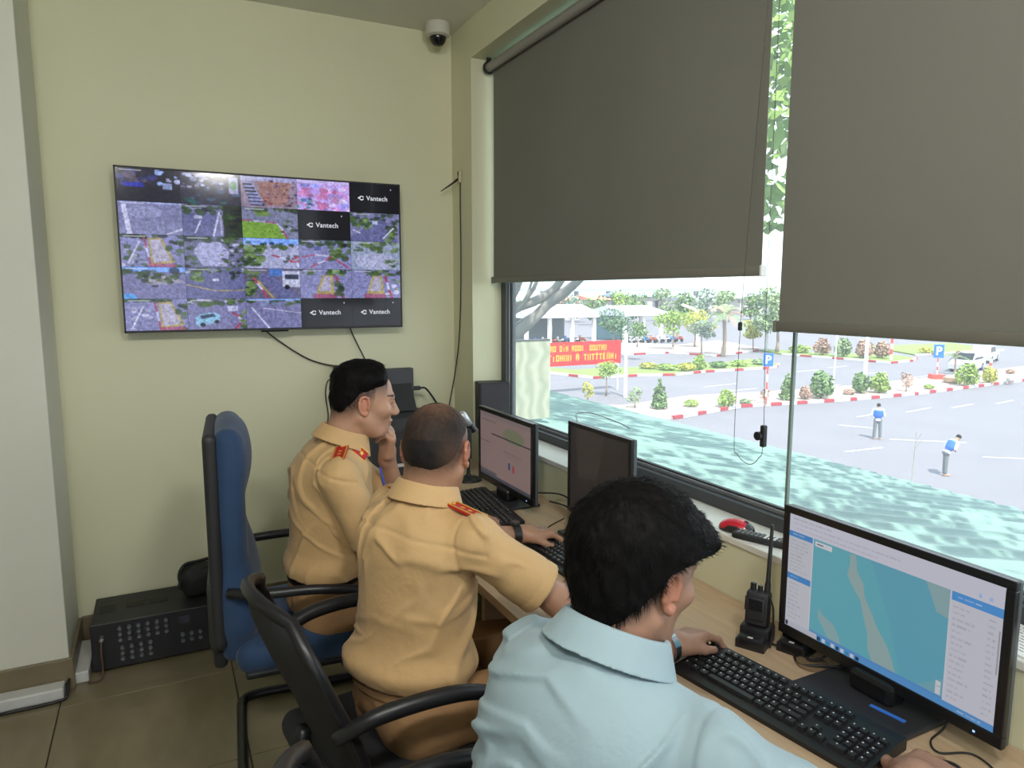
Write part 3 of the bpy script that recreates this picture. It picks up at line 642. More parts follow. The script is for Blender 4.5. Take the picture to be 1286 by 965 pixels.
for r_ in range(3):
    for c_ in range(6): link('knob', knob, m_knob, am, loc=(-0.17+c_*0.034, -0.112, 0.178-r_*0.024))
for r_ in range(3):
    for c_ in range(4): link('knob', knob, m_knob, am, loc=(-0.165+c_*0.034, -0.112, 0.095-r_*0.024))
for r_ in range(2):
    for c_ in range(3): link('knob', knob, m_knob, am, loc=(0.06+c_*0.034, -0.112, 0.10-r_*0.026))
MB().lathe([(0.018, 0), (0.018, 0.01), (0.014, 0.018), (0.002, 0.018)], 18, T(0.19, -0.112, 0.15) @ Matrix.Rotation(PI/2, 4, 'X')).obj('volume_knob', m_knob, am, smooth=0.6)
MB().box((0.05, -0.1135, 0.15), (0.09, -0.112, 0.18)).obj('display', mat('amp_display', (0.05, 0.05, 0.07), 0.2), am)
for x in (-0.23, 0.23): MB().lathe([(0.018, 0), (0.02, 0.012)], 14, T(x, -0.05, 0)).lathe([(0.018, 0), (0.02, 0.012)], 14, T(x, 0.15, 0)).obj('foot', m_black, am)
MB().lathe([(0.009, 0), (0.009, 0.03), (0.005, 0.034)], 12, T(-0.235, -0.112, 0.15) @ Matrix.Rotation(PI/2, 4, 'X')).obj('microphone_plug', m_silver, am)
cable('cable', [(-0.275, 3.132, FZ+0.15), (-0.277, 3.115, FZ+0.11), (-0.275, 3.11, FZ+0.05), (-0.28, 3.10, FZ+0.012), (-0.30, 3.09, FZ+0.006), (-0.33, 3.10, FZ+0.006)], 0.004, 'brown lead plugged into the front of the amplifier', m=mat('brown_cable', srgb(92, 66, 54), 0.5))
bg = thing('shoulder_bag', 'black shoulder bag lying on the right end of the amplifier', 'bag', (0.125, 3.31, FZ+0.208), math.radians(12))
m_bag = mat('bag_nylon', (0.012, 0.012, 0.013), 0.7, var=0.15, vscale=20, bump=0.2, bscale=60)
link('body', nets([(rbox((0, 0, 0.065), (0.10, 0.065, 0.064), 0.045), 0, 'u'), (ell((-0.05, -0.01, 0.10), (0.06, 0.06, 0.05)), 0.04, 'u')], 0.006, lambda P, d: np.maximum(d+0.004*vnoise(P*22), 0.001-P[..., 2]), 'body'), m_bag, bg)
link('flap', nets([(rbox((0.0, -0.052, 0.085), (0.085, 0.018, 0.045), 0.016), 0, 'u')], 0.006, None, 'flap'), m_bag, bg)
MB().tube(spline([(-0.085, -0.01, 0.09), (-0.105, -0.03, 0.13), (-0.085, -0.02, 0.155), (-0.03, 0.0, 0.150), (0.04, 0.01, 0.145), (0.09, 0.0, 0.10)], 6), 0.008, 6).tube(spline([(-0.085, -0.01, 0.09), (-0.115, -0.04, 0.085), (-0.118, -0.045, 0.06)], 5), 0.007, 6).obj('strap', m_cable, bg, smooth=True)
# grey plastic trunking around the foot of the pier
m_trunk = mat('trunking_white', srgb(205, 205, 202), 0.45, var=0.05, vscale=12)
t = MB().box((-0.6, -0.035, 0), (0.6, 0.035, 0.045), bev=0.006).obj('cable_trunking', m_trunk, None, label='pale plastic cable trunking lying along the front of the pier', cat='trunking', loc=(-1.0, 3.048, FZ), rot=(0, 0, 0))
t = MB().box((-0.032, -0.15, 0), (0.032, 0.15, 0.045), bev=0.006).obj('cable_trunking', m_trunk, None, label='short scuffed piece of trunking lying beside the amplifier', cat='trunking', loc=(-0.352, 3.265, FZ), rot=(0, 0, math.radians(-2)))
cable('cable', [(-0.386, 3.30, FZ+0.05), (-0.388, 3.15, FZ+0.04), (-0.389, 3.06, FZ+0.04), (-0.390, 3.01, FZ+0.02), (-0.42, 2.995, FZ+0.007), (-0.6, 2.99, FZ+0.007)], 0.006, 'black cable between the two pieces of trunking at the pier')
# ================================================================== THINGS ON THE DESK AND SILL
m_key = mat('key_black', (0.016, 0.016, 0.018), 0.42)
m_kbd = mat('keyboard_black', (0.012, 0.012, 0.013), 0.4)
m_print = mat('key_print', srgb(200, 200, 200), 0.6)
def key_mesh(w):
    d = 0.0165; h = 0.0085; a = w/2-0.0012; b = d/2-0.0008+0.0004; c = a-0.0022; e = b-0.0022
    v = [(-a, -b, 0), (a, -b, 0), (a, b, 0), (-a, b, 0), (-c, -e+0.0006, h), (c, -e+0.0006, h), (c, e+0.0006, h), (-c, e+0.0006, h)]
    return MB().add(v, [(3, 2, 1, 0), (4, 5, 6, 7), (0, 1, 5, 4), (1, 2, 6, 5), (2, 3, 7, 6), (3, 0, 4, 7)]).mesh('key')
KM = {}
def keyboard(loc, ang, lab, letters=True, L=0.445):
    u = L/23.4; t = thing('keyboard', lab, 'keyboard', loc, ang, 'computer keyboards on the desk')
    mb = MB(); dy0, dy1 = -0.075, 0.078
    mb.prism([(-L/2, dy0, 0), (-L/2, dy1, 0), (-L/2, dy1, 0.024), (-L/2, dy1-0.02, 0.025), (-L/2, dy0+0.02, 0.013), (-L/2, dy0, 0.010)], (L, 0, 0))
    mb.obj('case', m_kbd, t)
    rows = [[(0, 1), None]]
    def row(xs, y):
        for x, w in xs:
            wk = round(w*u, 5)
            if wk not in KM: KM[wk] = key_mesh(wk)
            z = 0.0115+(y+0.055)*0.0105/0.11
            k = link('key', KM[wk], m_key, t, loc=(-L/2+0.5*u+(x+w/2)*u, y, z), rot=(0.09, 0, 0))
            lts.append((k.location.x, y, z+0.0093, w))
    lts = []
    g = 0.0185
    fr = [(0, 1)]+[(2+i, 1) for i in range(4)]+[(6.5+i, 1) for i in range(4)]+[(11+i, 1) for i in range(4)]+[(15.25+i, 1) for i in range(3)]
    row(fr, 0.055)
    yb = 0.030
    row([(i, 1) for i in range(13)]+[(13, 2)]+[(15.25+i, 1) for i in range(3)]+[(18.5+i, 1) for i in range(4)], yb)
    row([(0, 1.5)]+[(1.5+i, 1) for i in range(12)]+[(13.5, 1.5)]+[(15.25+i, 1) for i in range(3)]+[(18.5+i, 1) for i in range(4)], yb-g)
    row([(0, 1.75)]+[(1.75+i, 1) for i in range(11)]+[(12.75, 2.25)]+[(18.5+i, 1) for i in range(4)], yb-2*g)
    row([(0, 2.25)]+[(2.25+i, 1) for i in range(10)]+[(12.25, 2.75)]+[(16.25, 1)]+[(18.5+i, 1) for i in range(4)], yb-3*g)
    row([(0, 1.25), (1.25, 1.25), (2.5, 1.25), (3.75, 6.25), (10, 1.25), (11.25, 1.25), (12.5, 1.25), (13.75, 1.25)]+[(15.25+i, 1) for i in range(3)]+[(18.5, 2), (20.5, 1), (21.5, 1)], yb-4*g)
    if letters:
        mb = MB()
        for x, y, z, w in lts:
            if w > 3: continue
            s = 0.0016; mb.add([(x-0.004, y+0.001, z-0.0001), (x-0.004+2*s, y+0.001, z-0.0001), (x-0.004+2*s, y+0.001+s*2, z+0.0002), (x-0.004, y+0.001+s*2, z+0.0002)], [(0, 1, 2, 3)])
        mb.obj('key_legends', m_print, t, kind='stuff')
    return t
keyboard((1.098, 0.975, DZ), math.radians(-82), 'black keyboard in front of the near monitor with the map')
keyboard((1.118, 1.892, DZ), math.radians(-88), 'black keyboard under the hand with the black watch')
keyboard((1.105, 2.452, DZ), math.radians(-97), 'black keyboard in front of the monitor farthest from the camera', L=0.48)

# ------------------------------------------------------------------ monitors
m_mon = mat('monitor_black', (0.010, 0.010, 0.011), 0.3)
m_monside = mat('monitor_side_grey', srgb(86, 92, 94), 0.4, metal=0.2)
m_standb = mat('monitor_base', srgb(54, 54, 58), 0.35, metal=0.2)
def monitor(yc, x, zb, w, h, lab, pic, bez, estr, rot=0.0, tilt=0.0, base=(0.26, 0.20), side=None, bezb=None, depth=0.045):
    t = thing('monitor', lab, 'monitor', (x+0.06, yc, DZ), -PI/2+rot, 'computer monitors on the desk')
    # local: x to the user's right, -y towards the user
    hz = zb-DZ; fy = -0.06
    Mt = T(0, fy, hz) @ Matrix.Rotation(-tilt, 4, 'X')
    bezb = bezb or bez*1.3
    mb = MB()
    mb.box((-w/2, 0, 0), (w/2, 0.014, bezb), Mt, 0.002); mb.box((-w/2, 0, h-bez), (w/2, 0.014, h), Mt, 0.002)
    mb.box((-w/2, 0, bezb), (-w/2+bez, 0.014, h-bez), Mt, 0.002); mb.box((w/2-bez, 0, bezb), (w/2, 0.014, h-bez), Mt, 0.002)
    mb.obj('bezel', m_mon, t)
    MB().box((-w/2+0.001, 0.012, 0.001), (w/2-0.001, depth*0.6, h-0.001), Mt, 0.004).box((-w*0.38, depth*0.55, h*0.15), (w*0.38, depth, h*0.85), Mt, 0.012).obj('rear_shell', side or m_monside, t)
    sw, sh = w-2*bez, h-bez-bezb
    me = pic.mesh('screen', sw, sh); me.transform(Mt @ T(0, 0.003, bezb+sh/2))
    ms = mat('screen_'+str(round(yc, 2)), (0, 0, 0), 0.35, emit=(1, 1, 1), estr=estr, attr='Col')
    link('screen', me, ms, t)
    MB().box((-0.035, fy+depth*0.6, 0.012), (0.035, fy+depth*0.6+0.028, hz+h*0.35), bev=0.008).box((-0.05, fy-0.012, 0.010), (0.05, fy+0.045, 0.06), bev=0.012).obj('neck', m_mon, t)
    MB().box((-base[0]/2, fy-base[1]*0.5, 0), (base[0]/2, fy+base[1]*0.5, 0.012), bev=0.004).obj('base', m_standb, t)
    MB().box((w/2-0.05, -0.0006, bezb*0.35), (w/2-0.046, 0.001, bezb*0.5), Mt).obj('power_light', mat('power_led', (0, 0, 0), 0.3, emit=(0.3, 0.5, 1), estr=1.5), t)
    return t
def lines(p, x0, x1, y0, y1, n, col, seed, wd=0.5, al=0.6):
    r = random.Random(seed)
    for i in range(n):
        y = y0+(y1-y0)*(i+0.5)/n; h = (y1-y0)/n*wd/2; x = x0
        e = x0+(x1-x0)*r.uniform(0.45, 1.0)
        while x < e:
            k = r.uniform(0.008, 0.04); p.rect(x, y-h, min(x+k, e), y+h, col, al*r.uniform(0.6, 1)); x += k+0.006
# near monitor: a map page in a browser
p = Pic(330, 190, (0.62, 0.62, 0.70))
SEA = (0.13, 0.42, 0.50); SEA2 = (0.12, 0.37, 0.50); LAND = (0.30, 0.42, 0.42); LIST = (0.55, 0.56, 0.62); BLU = (0.06, 0.25, 0.58)
p.rect(0, 0, 1, 0.15, (0.60, 0.60, 0.70)); lines(p, 0.02, 0.45, 0.02, 0.05, 1, (0.35, 0.35, 0.42), 1); lines(p, 0.02, 0.6, 0.06, 0.085, 1, (0.35, 0.36, 0.45), 2); lines(p, 0.03, 0.8, 0.105, 0.125, 1, (0.4, 0.4, 0.48), 3)
p.rect(0.145, 0.15, 0.80, 0.955, SEA)
p.poly([(0.45, 0.15), (0.80, 0.15), (0.80, 0.955), (0.62, 0.955), (0.56, 0.6)], SEA2, 0.7)
p.poly([(0.345, 0.16), (0.375, 0.16), (0.385, 0.28), (0.42, 0.36), (0.43, 0.46), (0.47, 0.56), (0.50, 0.66), (0.55, 0.76), (0.58, 0.86), (0.60, 0.955), (0.49, 0.955), (0.46, 0.86), (0.455, 0.74), (0.43, 0.62), (0.41, 0.5), (0.36, 0.4), (0.335, 0.33), (0.345, 0.26)], LAND)
p.poly([(0.19, 0.72), (0.22, 0.76), (0.28, 0.80), (0.31, 0.88), (0.33, 0.955), (0.26, 0.955), (0.22, 0.86), (0.19, 0.80)], LAND, 0.8)
p.poly([(0.70, 0.15), (0.80, 0.15), (0.80, 0.36), (0.75, 0.34), (0.73, 0.26)], LAND, 0.8); p.poly([(0.68, 0.95), (0.8, 0.8), (0.8, 0.955)], LAND, 0.3)
p.rect(0.155, 0.165, 0.25, 0.205, (0.66, 0.66, 0.72)); p.rect(0.165, 0.178, 0.20, 0.192, (0.15, 0.15, 0.2)); lines(p, 0.21, 0.245, 0.178, 0.192, 1, (0.4, 0.4, 0.45), 4)
p.rect(0.77, 0.83, 0.79, 0.93, (0.6, 0.62, 0.68)); p.rect(0.773, 0.87, 0.787, 0.875, (0.3, 0.3, 0.35))
p.rect(0, 0.15, 0.14, 0.955, LIST); p.rect(0, 0.145, 0.14, 0.195, BLU); lines(p, 0.02, 0.11, 0.16, 0.18, 1, (0.5, 0.6, 0.85), 5); lines(p, 0.012, 0.13, 0.21, 0.50, 9, (0.33, 0.33, 0.40), 6, 0.35)
p.rect(0, 0.52, 0.14, 0.575, BLU); lines(p, 0.02, 0.09, 0.537, 0.558, 1, (0.5, 0.6, 0.85), 7); lines(p, 0.012, 0.11, 0.59, 0.93, 9, (0.33, 0.33, 0.40), 8, 0.35)
p.rect(0.805, 0.15, 1, 0.955, (0.58, 0.58, 0.66)); p.rect(0.805, 0.15, 1, 0.21, (0.08, 0.30, 0.68)); lines(p, 0.83, 0.96, 0.17, 0.19, 1, (0.55, 0.65, 0.9), 9); lines(p, 0.815, 0.90, 0.23, 0.93, 16, (0.36, 0.36, 0.44), 10, 0.32); lines(p, 0.95, 0.985, 0.23, 0.93, 16, (0.36, 0.36, 0.44), 11, 0.32)
p.rect(0.988, 0.3, 0.994, 0.6, (0.35, 0.35, 0.4)); p.rect(0.905, 0.10, 0.918, 0.125, (0.35, 0.5, 0.8)); p.rect(0.945, 0.10, 0.958, 0.125, (0.35, 0.5, 0.8))
p.rect(0.145, 0.935, 0.80, 0.958, (0.10, 0.28, 0.60)); p.rect(0, 0.955, 1, 1, (0.10, 0.30, 0.62)); p.rect(0, 0.955, 0.19, 1, (0.48, 0.50, 0.58)); p.rect(0.004, 0.96, 0.018, 0.995, (0.03, 0.03, 0.06))
for i in range(9): p.rect(0.195+i*0.026, 0.962, 0.212+i*0.026, 0.994, [(0.02, 0.05, 0.10), (0.55, 0.6, 0.7), (0.05, 0.25, 0.4), (0.6, 0.6, 0.65)][i % 4])
lines(p, 0.86, 0.99, 0.965, 0.99, 1, (0.6, 0.65, 0.75), 12)
monitor(0.900, 1.288, 0.795, 0.505, 0.312, 'black monitor nearest the camera showing a blue sea map', p, 0.017, 0.62, base=(0.24, 0.20), bezb=0.024)
# far monitor: greyish pink document page
p = Pic(170, 104, (0.24, 0.165, 0.155))
p.rect(0, 0, 1, 0.07, (0.20, 0.15, 0.15)); lines(p, 0.05, 0.35, 0.10, 0.14, 1, (0.08, 0.07, 0.07), 20); p.disc(0.68, 0.24, 0.2, 0.11, (0.15, 0.17, 0.10), 0.9)
p.rect(0.25, 0.30, 1.0, 0.318, (0.03, 0.03, 0.035)); p.rect(0, 0.45, 0.2, 0.465, (0.06, 0.05, 0.05)); lines(p, 0.03, 0.2, 0.5, 0.9, 9, (0.18, 0.13, 0.12), 21); p.rect(0.48, 0.50, 0.83, 0.51, (0.13, 0.1, 0.1)); lines(p, 0.5, 0.8, 0.53, 0.57, 1, (0.16, 0.12, 0.12), 22)
p.rect(0.58, 0.64, 0.62, 0.75, (0.03, 0.05, 0.16)); p.rect(0.66, 0.66, 0.70, 0.77, (0.30, 0.05, 0.06)); p.rect(0, 0.95, 1, 1, (0.06, 0.06, 0.08)); p.rect(0, 0.9, 0.35, 0.95, (0.10, 0.09, 0.10))
monitor(2.525, 1.222, 0.795, 0.500, 0.318, 'black monitor farthest from the camera showing a pinkish page', p, 0.018, 0.62, base=(0.26, 0.20), bezb=0.028)
# middle monitor: nearly dark, with a dim reflection drawn into the picture
p = Pic(120, 96, (0.020, 0.015, 0.014)); p.poly([(0.1, 0.0), (0.6, 0.0), (0.5, 0.55), (0.15, 0.6)], (0.03, 0.022, 0.02)); lines(p, 0.1, 0.8, 0.08, 0.5, 6, (0.034, 0.025, 0.022), 23, 0.4)
monitor(1.985, 1.315, 0.80, 0.385, 0.335, 'dark monitor in the middle with a thick grey side', p, 0.015, 0.8, base=(0.22, 0.18))
# blue sticker lying on the near monitor base edge
MB().box((-0.005, -0.035, 0), (0.005, 0.035, 0.0012)).obj('label_strip', mat('label_blue', srgb(60, 120, 215), 0.4), None, label='blue and white label strip lying on the near monitor base', cat='label', loc=(1.262, 0.845, DZ+0.0122), rot=(0, 0, math.radians(8)))

# ------------------------------------------------------------------ two-way radios in their charging cups
def radio(loc, ang, lab, lab2):
    c = thing('radio_charger', lab2, 'charger', loc, ang, 'charging cups for the radios')
    MB().prism([(-0.034, -0.048, 0), (0.034, -0.048, 0), (0.034, 0.042, 0), (-0.034, 0.042, 0)], (0, 0, 0.022)).box((-0.036, -0.018, 0.0), (0.036, 0.042, 0.045), bev=0.008).box((-0.032, -0.048, 0), (0.032, -0.01, 0.03), bev=0.008).obj('cup', m_black, c, smooth=0.6)
    MB().box((-0.006, -0.047, 0.0295), (0.006, -0.04, 0.0305)).obj('indicator', m_print, c)
    r = thing('two_way_radio', lab, 'radio', (loc[0], loc[1], loc[2]+0.046), ang, 'two-way radios charging on the desk')
    M = Matrix.Rotation(math.radians(-6), 4, 'X')
    MB().box((-0.027, -0.012, -0.02 if False else 0.0), (0.027, 0.024, 0.082), M, 0.007).box((-0.022, -0.018, 0.015), (0.022, -0.01, 0.070), M, 0.005).obj('body', m_black2, r, smooth=0.6)
    mb = MB()
    for k in range(6): mb.box((-0.016, -0.0205, 0.040+k*0.0045), (0.016, -0.0175, 0.042+k*0.0045), M)
    mb.obj('speaker_grille', m_gblack, r)
    MB().box((-0.031, -0.002, 0.03), (-0.0265, 0.014, 0.065), M, 0.002).obj('talk_key', m_black, r)
    MB().lathe([(0.0075, 0), (0.007, 0.018), (0.003, 0.019)], 14, M @ T(-0.015, 0.006, 0.081)).obj('volume_knob', m_black, r, smooth=0.6)
    MB().lathe([(0.0065, 0), (0.006, 0.014), (0.003, 0.015)], 14, M @ T(0.002, 0.006, 0.081)).obj('channel_knob', m_black, r, smooth=0.6)
    MB().lathe([(0.0075, 0), (0.0072, 0.02), (0.0055, 0.03), (0.0042, 0.165), (0.003, 0.168)], 14, M @ T(0.018, 0.008, 0.080)).obj('antenna', m_black, r, smooth=0.6)
    MB().tube(spline([(0.030, 0.0, 0.075), (0.040, -0.006, 0.05), (0.042, -0.01, 0.0), (0.040, -0.02, -0.040)], 5), 0.0022, 6).obj('wrist_cord', m_cable, r)
    return r
radio((1.262, 1.196, DZ), math.radians(-62), 'black two-way radio with its antenna up, standing left of the near monitor', 'charging cup of the radio left of the near monitor')
radio((1.335, 1.130, DZ), math.radians(-70), 'black two-way radio half hidden behind the near monitor', 'charging cup half hidden behind the near monitor')

# ------------------------------------------------------------------ sill: red mouse, remote, paper
ms = thing('computer_mouse', 'red and dark grey mouse on the white sill', 'mouse', (1.445, 1.458, SILL), math.radians(-65))
F = np.eye(3)
me = nets([(ell((0, 0, 0.006), (0.052, 0.031, 0.030)), 0, 'u')], 0.0025, post=lambda P, d: np.maximum(d, 0.001-P[..., 2]), name='shell')
def rb(P): return np.where((np.abs(P[:, 1]) > 0.026)[:, None] | (P[:, 0] > 0.030)[:, None] | (P[:, 2] < 0.008)[:, None], (0.02, 0.02, 0.022), srgb(196, 30, 48))
ca = me.color_attributes.new('Col', 'FLOAT_COLOR', 'POINT'); vv = np.array([v.co for v in me.vertices]); cc = np.ones((len(vv), 4), np.float32); cc[:, :3] = rb(vv); ca.data.foreach_set('color', cc.ravel())
link('shell', me, mat('mouse_red', (1, 1, 1), 0.25, attr='Col', coat=0.3), ms)
MB().lathe([(0.008, -0.003), (0.009, 0), (0.008, 0.003)], 14, T(0.026, 0, 0.027) @ Matrix.Rotation(PI/2, 4, 'X')).obj('scroll_wheel', m_dgrey, ms)
rc = thing('remote_control', 'long black remote control with white keys on the sill', 'remote', (1.450, 1.335, SILL), math.radians(112))
MB().box((-0.105, -0.022, 0), (0.105, 0.022, 0.018), bev=0.007).obj('body', m_black2, rc, smooth=0.6)
kb_ = MB().box((-0.004, -0.0035, 0), (0.004, 0.0035, 0.0028), bev=0.001).mesh('key'); m_rk = mat('remote_key_grey', srgb(120, 120, 120), 0.5)
for i in range(14):
    for j in range(3): link('key', kb_, m_white if i in (5, 6, 7) else m_rk, rc, loc=(-0.075+i*0.0125, -0.012+j*0.012, 0.0175))
pp = thing('paper_booklet', 'printed white booklet on the sill behind the near monitor', 'booklet', (1.47, 0.70, SILL), math.radians(80))
MB().box((-0.09, -0.062, 0), (0.09, 0.062, 0.004)).obj('pages', mat('paper_white', srgb(228, 226, 222), 0.7), pp)
mb = MB(); r_ = random.Random(4)
for i in range(9):
    x = -0.08
    while x < 0.07: k = r_.uniform(0.006, 0.02); mb.add([(x, -0.05+i*0.0115, 0.0042), (x+k, -0.05+i*0.0115, 0.0042), (x+k, -0.047+i*0.0115, 0.0042), (x, -0.047+i*0.0115, 0.0042)], [(0, 1, 2, 3)]); x += k+0.004
mb.obj('print', mat('ink_brown', srgb(120, 100, 96), 0.7), pp)

# ------------------------------------------------------------------ speaker, desk microphone, printer
sp = thing('loudspeaker', 'small dark grey loudspeaker standing on the sill in the corner', 'speaker', (1.472, 3.165, SILL), math.radians(-12))
MB().box((-0.078, -0.045, 0), (0.078, 0.055, 0.235), bev=0.004).obj('cabinet', m_black2, sp)
MB().box((-0.070, -0.050, 0.008), (0.070, -0.044, 0.227), bev=0.003).obj('grille', mat('grille_cloth', (0.05, 0.048, 0.055), 0.8, var=0.2, vscale=200, bump=0.2, bscale=900), sp)
mi = thing('desk_microphone', 'silver desk microphone tilted on a slim black stand', 'microphone', (1.225, 2.895, DZ))
MB().lathe([(0.062, 0), (0.060, 0.008), (0.030, 0.018), (0.012, 0.022), (0.010, 0.03)], 28).obj('base', m_black, mi, smooth=0.6)
MB().tube([(0, 0, 0.02), (0, 0, 0.25)], 0.008, 10).box((-0.013, -0.013, 0.10), (0.013, 0.013, 0.24), bev=0.004).obj('stand', m_black2, mi)
a0, a1 = Vector((-0.035, 0.01, 0.315)), Vector((0.030, -0.005, 0.225))
ax = (a1-a0).normalized()
MB().tube([a0, a0+ax*0.006, a0+ax*0.02, a0+ax*0.035, a0+ax*0.075], [0.006, 0.016, 0.020, 0.018, 0.015], 14).obj('head', mat('mic_silver', srgb(196, 198, 202), 0.35, metal=0.5), mi, smooth=True)
MB().tube([a0+ax*0.075, a0+ax*0.112], [0.0165, 0.0155], 14).tube([(0, 0, 0.24), tuple(a0+ax*0.085)], 0.007, 8).obj('collar', m_black, mi, smooth=0.7)
pr = thing('printer', 'dark grey desktop printer against the end wall', 'printer', (1.02, 3.24, DZ))
MB().prism([(-0.20, -0.20, 0), (-0.20, 0.10, 0), (-0.20, 0.10, 0.275), (-0.20, -0.10, 0.262), (-0.20, -0.20, 0.225)], (0.41, 0, 0)).obj('case', m_dgrey, pr)
MB().box((-0.20, 0.105, 0.12), (0.105, 0.150, 0.475), bev=0.006).obj('paper_tray', m_dgrey, pr)
MB().prism([(-0.19, 0.10, 0.277), (-0.19, 0.104, 0.40), (-0.19, 0.02, 0.277)], (0.28, 0, 0)).obj('paper_support', m_black2, pr)
MB().box((-0.15, -0.205, 0.06), (0.16, -0.2, 0.075)).box((-0.16, -0.204, 0.16), (-0.11, -0.199, 0.20)).obj('front_trim', m_white, pr)
MB().box((0.105, 0.115, 0.36), (0.145, 0.14, 0.38), bev=0.004).obj('plug', m_black, pr)
cable('cable', [(1.165, 3.367, 1.12), (1.20, 3.37, 1.11), (1.27, 3.40, 1.02), (1.31, 3.42, 0.95), (1.33, 3.40, 0.86)], 0.005, 'black cable curving from the printer tray to the corner')

# ------------------------------------------------------------------ cables lying on the desk
Z = DZ+0.003
cable('cable', [(1.31, 2.30, DZ+0.05), (1.35, 2.24, DZ+0.04), (1.36, 2.17, DZ+0.015), (1.34, 2.12, Z), (1.36, 2.06, Z)], 0.003, 'black cable arching behind the farthest monitor base')
cable('cable', [(1.30, 2.40, DZ+0.06), (1.36, 2.30, DZ+0.07), (1.38, 2.22, DZ+0.045), (1.37, 2.16, Z), (1.34, 2.10, Z)], 0.003, 'second black cable beside the farthest monitor, close to the wall')
cable('cable', [(1.33, 2.22, Z), (1.24, 2.17, Z), (1.21, 2.14, Z), (1.20, 2.115, DZ+0.01)], 0.002, 'thin black keyboard lead between the far keyboards')
cable('cable', [(1.285, 1.165, DZ+0.006), (1.30, 1.12, Z), (1.27, 1.07, Z), (1.30, 1.03, DZ+0.012), (1.33, 0.99, DZ+0.02)], 0.003, 'black charger lead crossing the desk to the cable grommet')
cable('cable', [(1.36, 1.10, Z), (1.30, 1.075, DZ+0.008), (1.31, 1.045, DZ+0.02), (1.36, 1.02, DZ+0.06), (1.37, 0.97, DZ+0.10)], 0.003, 'black cable rising from the grommet behind the near monitor')
cable('cable', [(1.34, 0.78, DZ+0.06), (1.33, 0.77, DZ+0.012), (1.27, 0.76, Z), (1.25, 0.73, Z), (1.30, 0.70, Z), (1.28, 0.64, Z), (1.22, 0.60, Z)], 0.002, 'thin black lead looping in front of the near monitor base')
m3 = thing('computer_mouse', 'black mouse under the right hand of the man in pale blue', 'mouse', (1.175, 0.685, DZ), math.radians(-8))
me = nets([(ell((0, 0, 0.004), (0.055, 0.031, 0.030)), 0, 'u')], 0.003, post=lambda P, d: np.maximum(d, 0.001-P[..., 2]), name='shell'); link('shell', me, m_black, m3)
# ================================================================== CHAIRS
m_blue = mat('chair_blue_fabric', srgb(34, 62, 96), 0.8, var=0.10, vscale=14, bump=0.15, bscale=500, sheen=0.15)
m_mesh = mat('chair_black_mesh', (0.016, 0.016, 0.018), 0.7, bump=0.5, bscale=900)
m_seatf = mat('chair_black_fabric', (0.018, 0.018, 0.021), 0.85, var=0.1, vscale=20, bump=0.2, bscale=500)
def blue_chair():
    t = thing('office_chair', 'tall blue fabric office chair behind the officer who rests his chin', 'chair', (0.40, 2.42, FZ), math.radians(-5), 'office chairs at the desk')
    post = lambda P, d: d+0.0035*np.exp(-((P[..., 2]-0.60)/0.012)**2)*(P[..., 0] > -0.2)
    ops = [(rbox((-0.218, 0, 0.80), (0.043, 0.210, 0.33), 0.042), 0, 'u'), (ell((-0.195, 0, 0.55), (0.062, 0.20, 0.20)), 0.06, 'u'), (rbox((-0.228, 0, 0.52), (0.04, 0.19, 0.14), 0.04), 0.05, 'u'), (ell((-0.20, 0, 1.02), (0.05, 0.17, 0.10)), 0.05, 'u')]
    link('backrest', nets(ops, 0.007, post, 'backrest'), m_blue, t)
    ops = [(rbox((-0.268, 0, 0.78), (0.020, 0.212, 0.34), 0.018), 0, 'u'), (rbox((-0.27, 0, 0.5), (0.022, 0.17, 0.14), 0.02), 0.04, 'u')]
    link('back_shell', nets(ops, 0.007, None, 'back_shell'), m_black2, t)
    ops = [(rbox((0.02, 0, 0.405), (0.245, 0.245, 0.05), 0.046), 0, 'u'), (ell((0.0, 0, 0.43), (0.22, 0.21, 0.045)), 0.04, 'u'), (ell((0.24, 0, 0.385), (0.05, 0.2, 0.05)), 0.04, 'u')]
    link('seat', nets(ops, 0.007, None, 'seat'), m_blue, t)
    MB().box((-0.2, -0.22, 0.335), (0.24, 0.22, 0.362), bev=0.01).box((-0.1, -0.09, 0.305), (0.1, 0.09, 0.34), bev=0.006).obj('seat_pan', m_black, t)
    for s in (-1, 1):
        MB().tube(spline([(-0.235, s*0.22, 0.63), (-0.15, s*0.268, 0.632), (0.02, s*0.285, 0.628), (0.16, s*0.285, 0.60), (0.20, s*0.283, 0.55), (0.175, s*0.275, 0.44), (0.10, s*0.25, 0.345)], 6), 0.0165, 8).obj('armrest', m_black, t, smooth=True)
    # sled base: two runners joined at the back by a cross tube
    for s in (-1, 1):
        MB().tube(spline([(0.12, s*0.20, 0.33), (0.24, s*0.235, 0.30), (0.27, s*0.25, 0.16), (0.24, s*0.255, 0.035), (0.10, s*0.26, 0.018), (-0.12, s*0.265, 0.018), (-0.19, s*0.258, 0.018), (-0.215, s*0.235, 0.018), (-0.222, s*0.19, 0.018)], 6), 0.0165, 8).obj('runner', m_black, t, smooth=True)
    MB().tube([(-0.222, -0.20, 0.018), (-0.222, 0.20, 0.018)], 0.0165, 8).obj('cross_tube', m_black, t, smooth=0.8)
    return t
blue_chair()
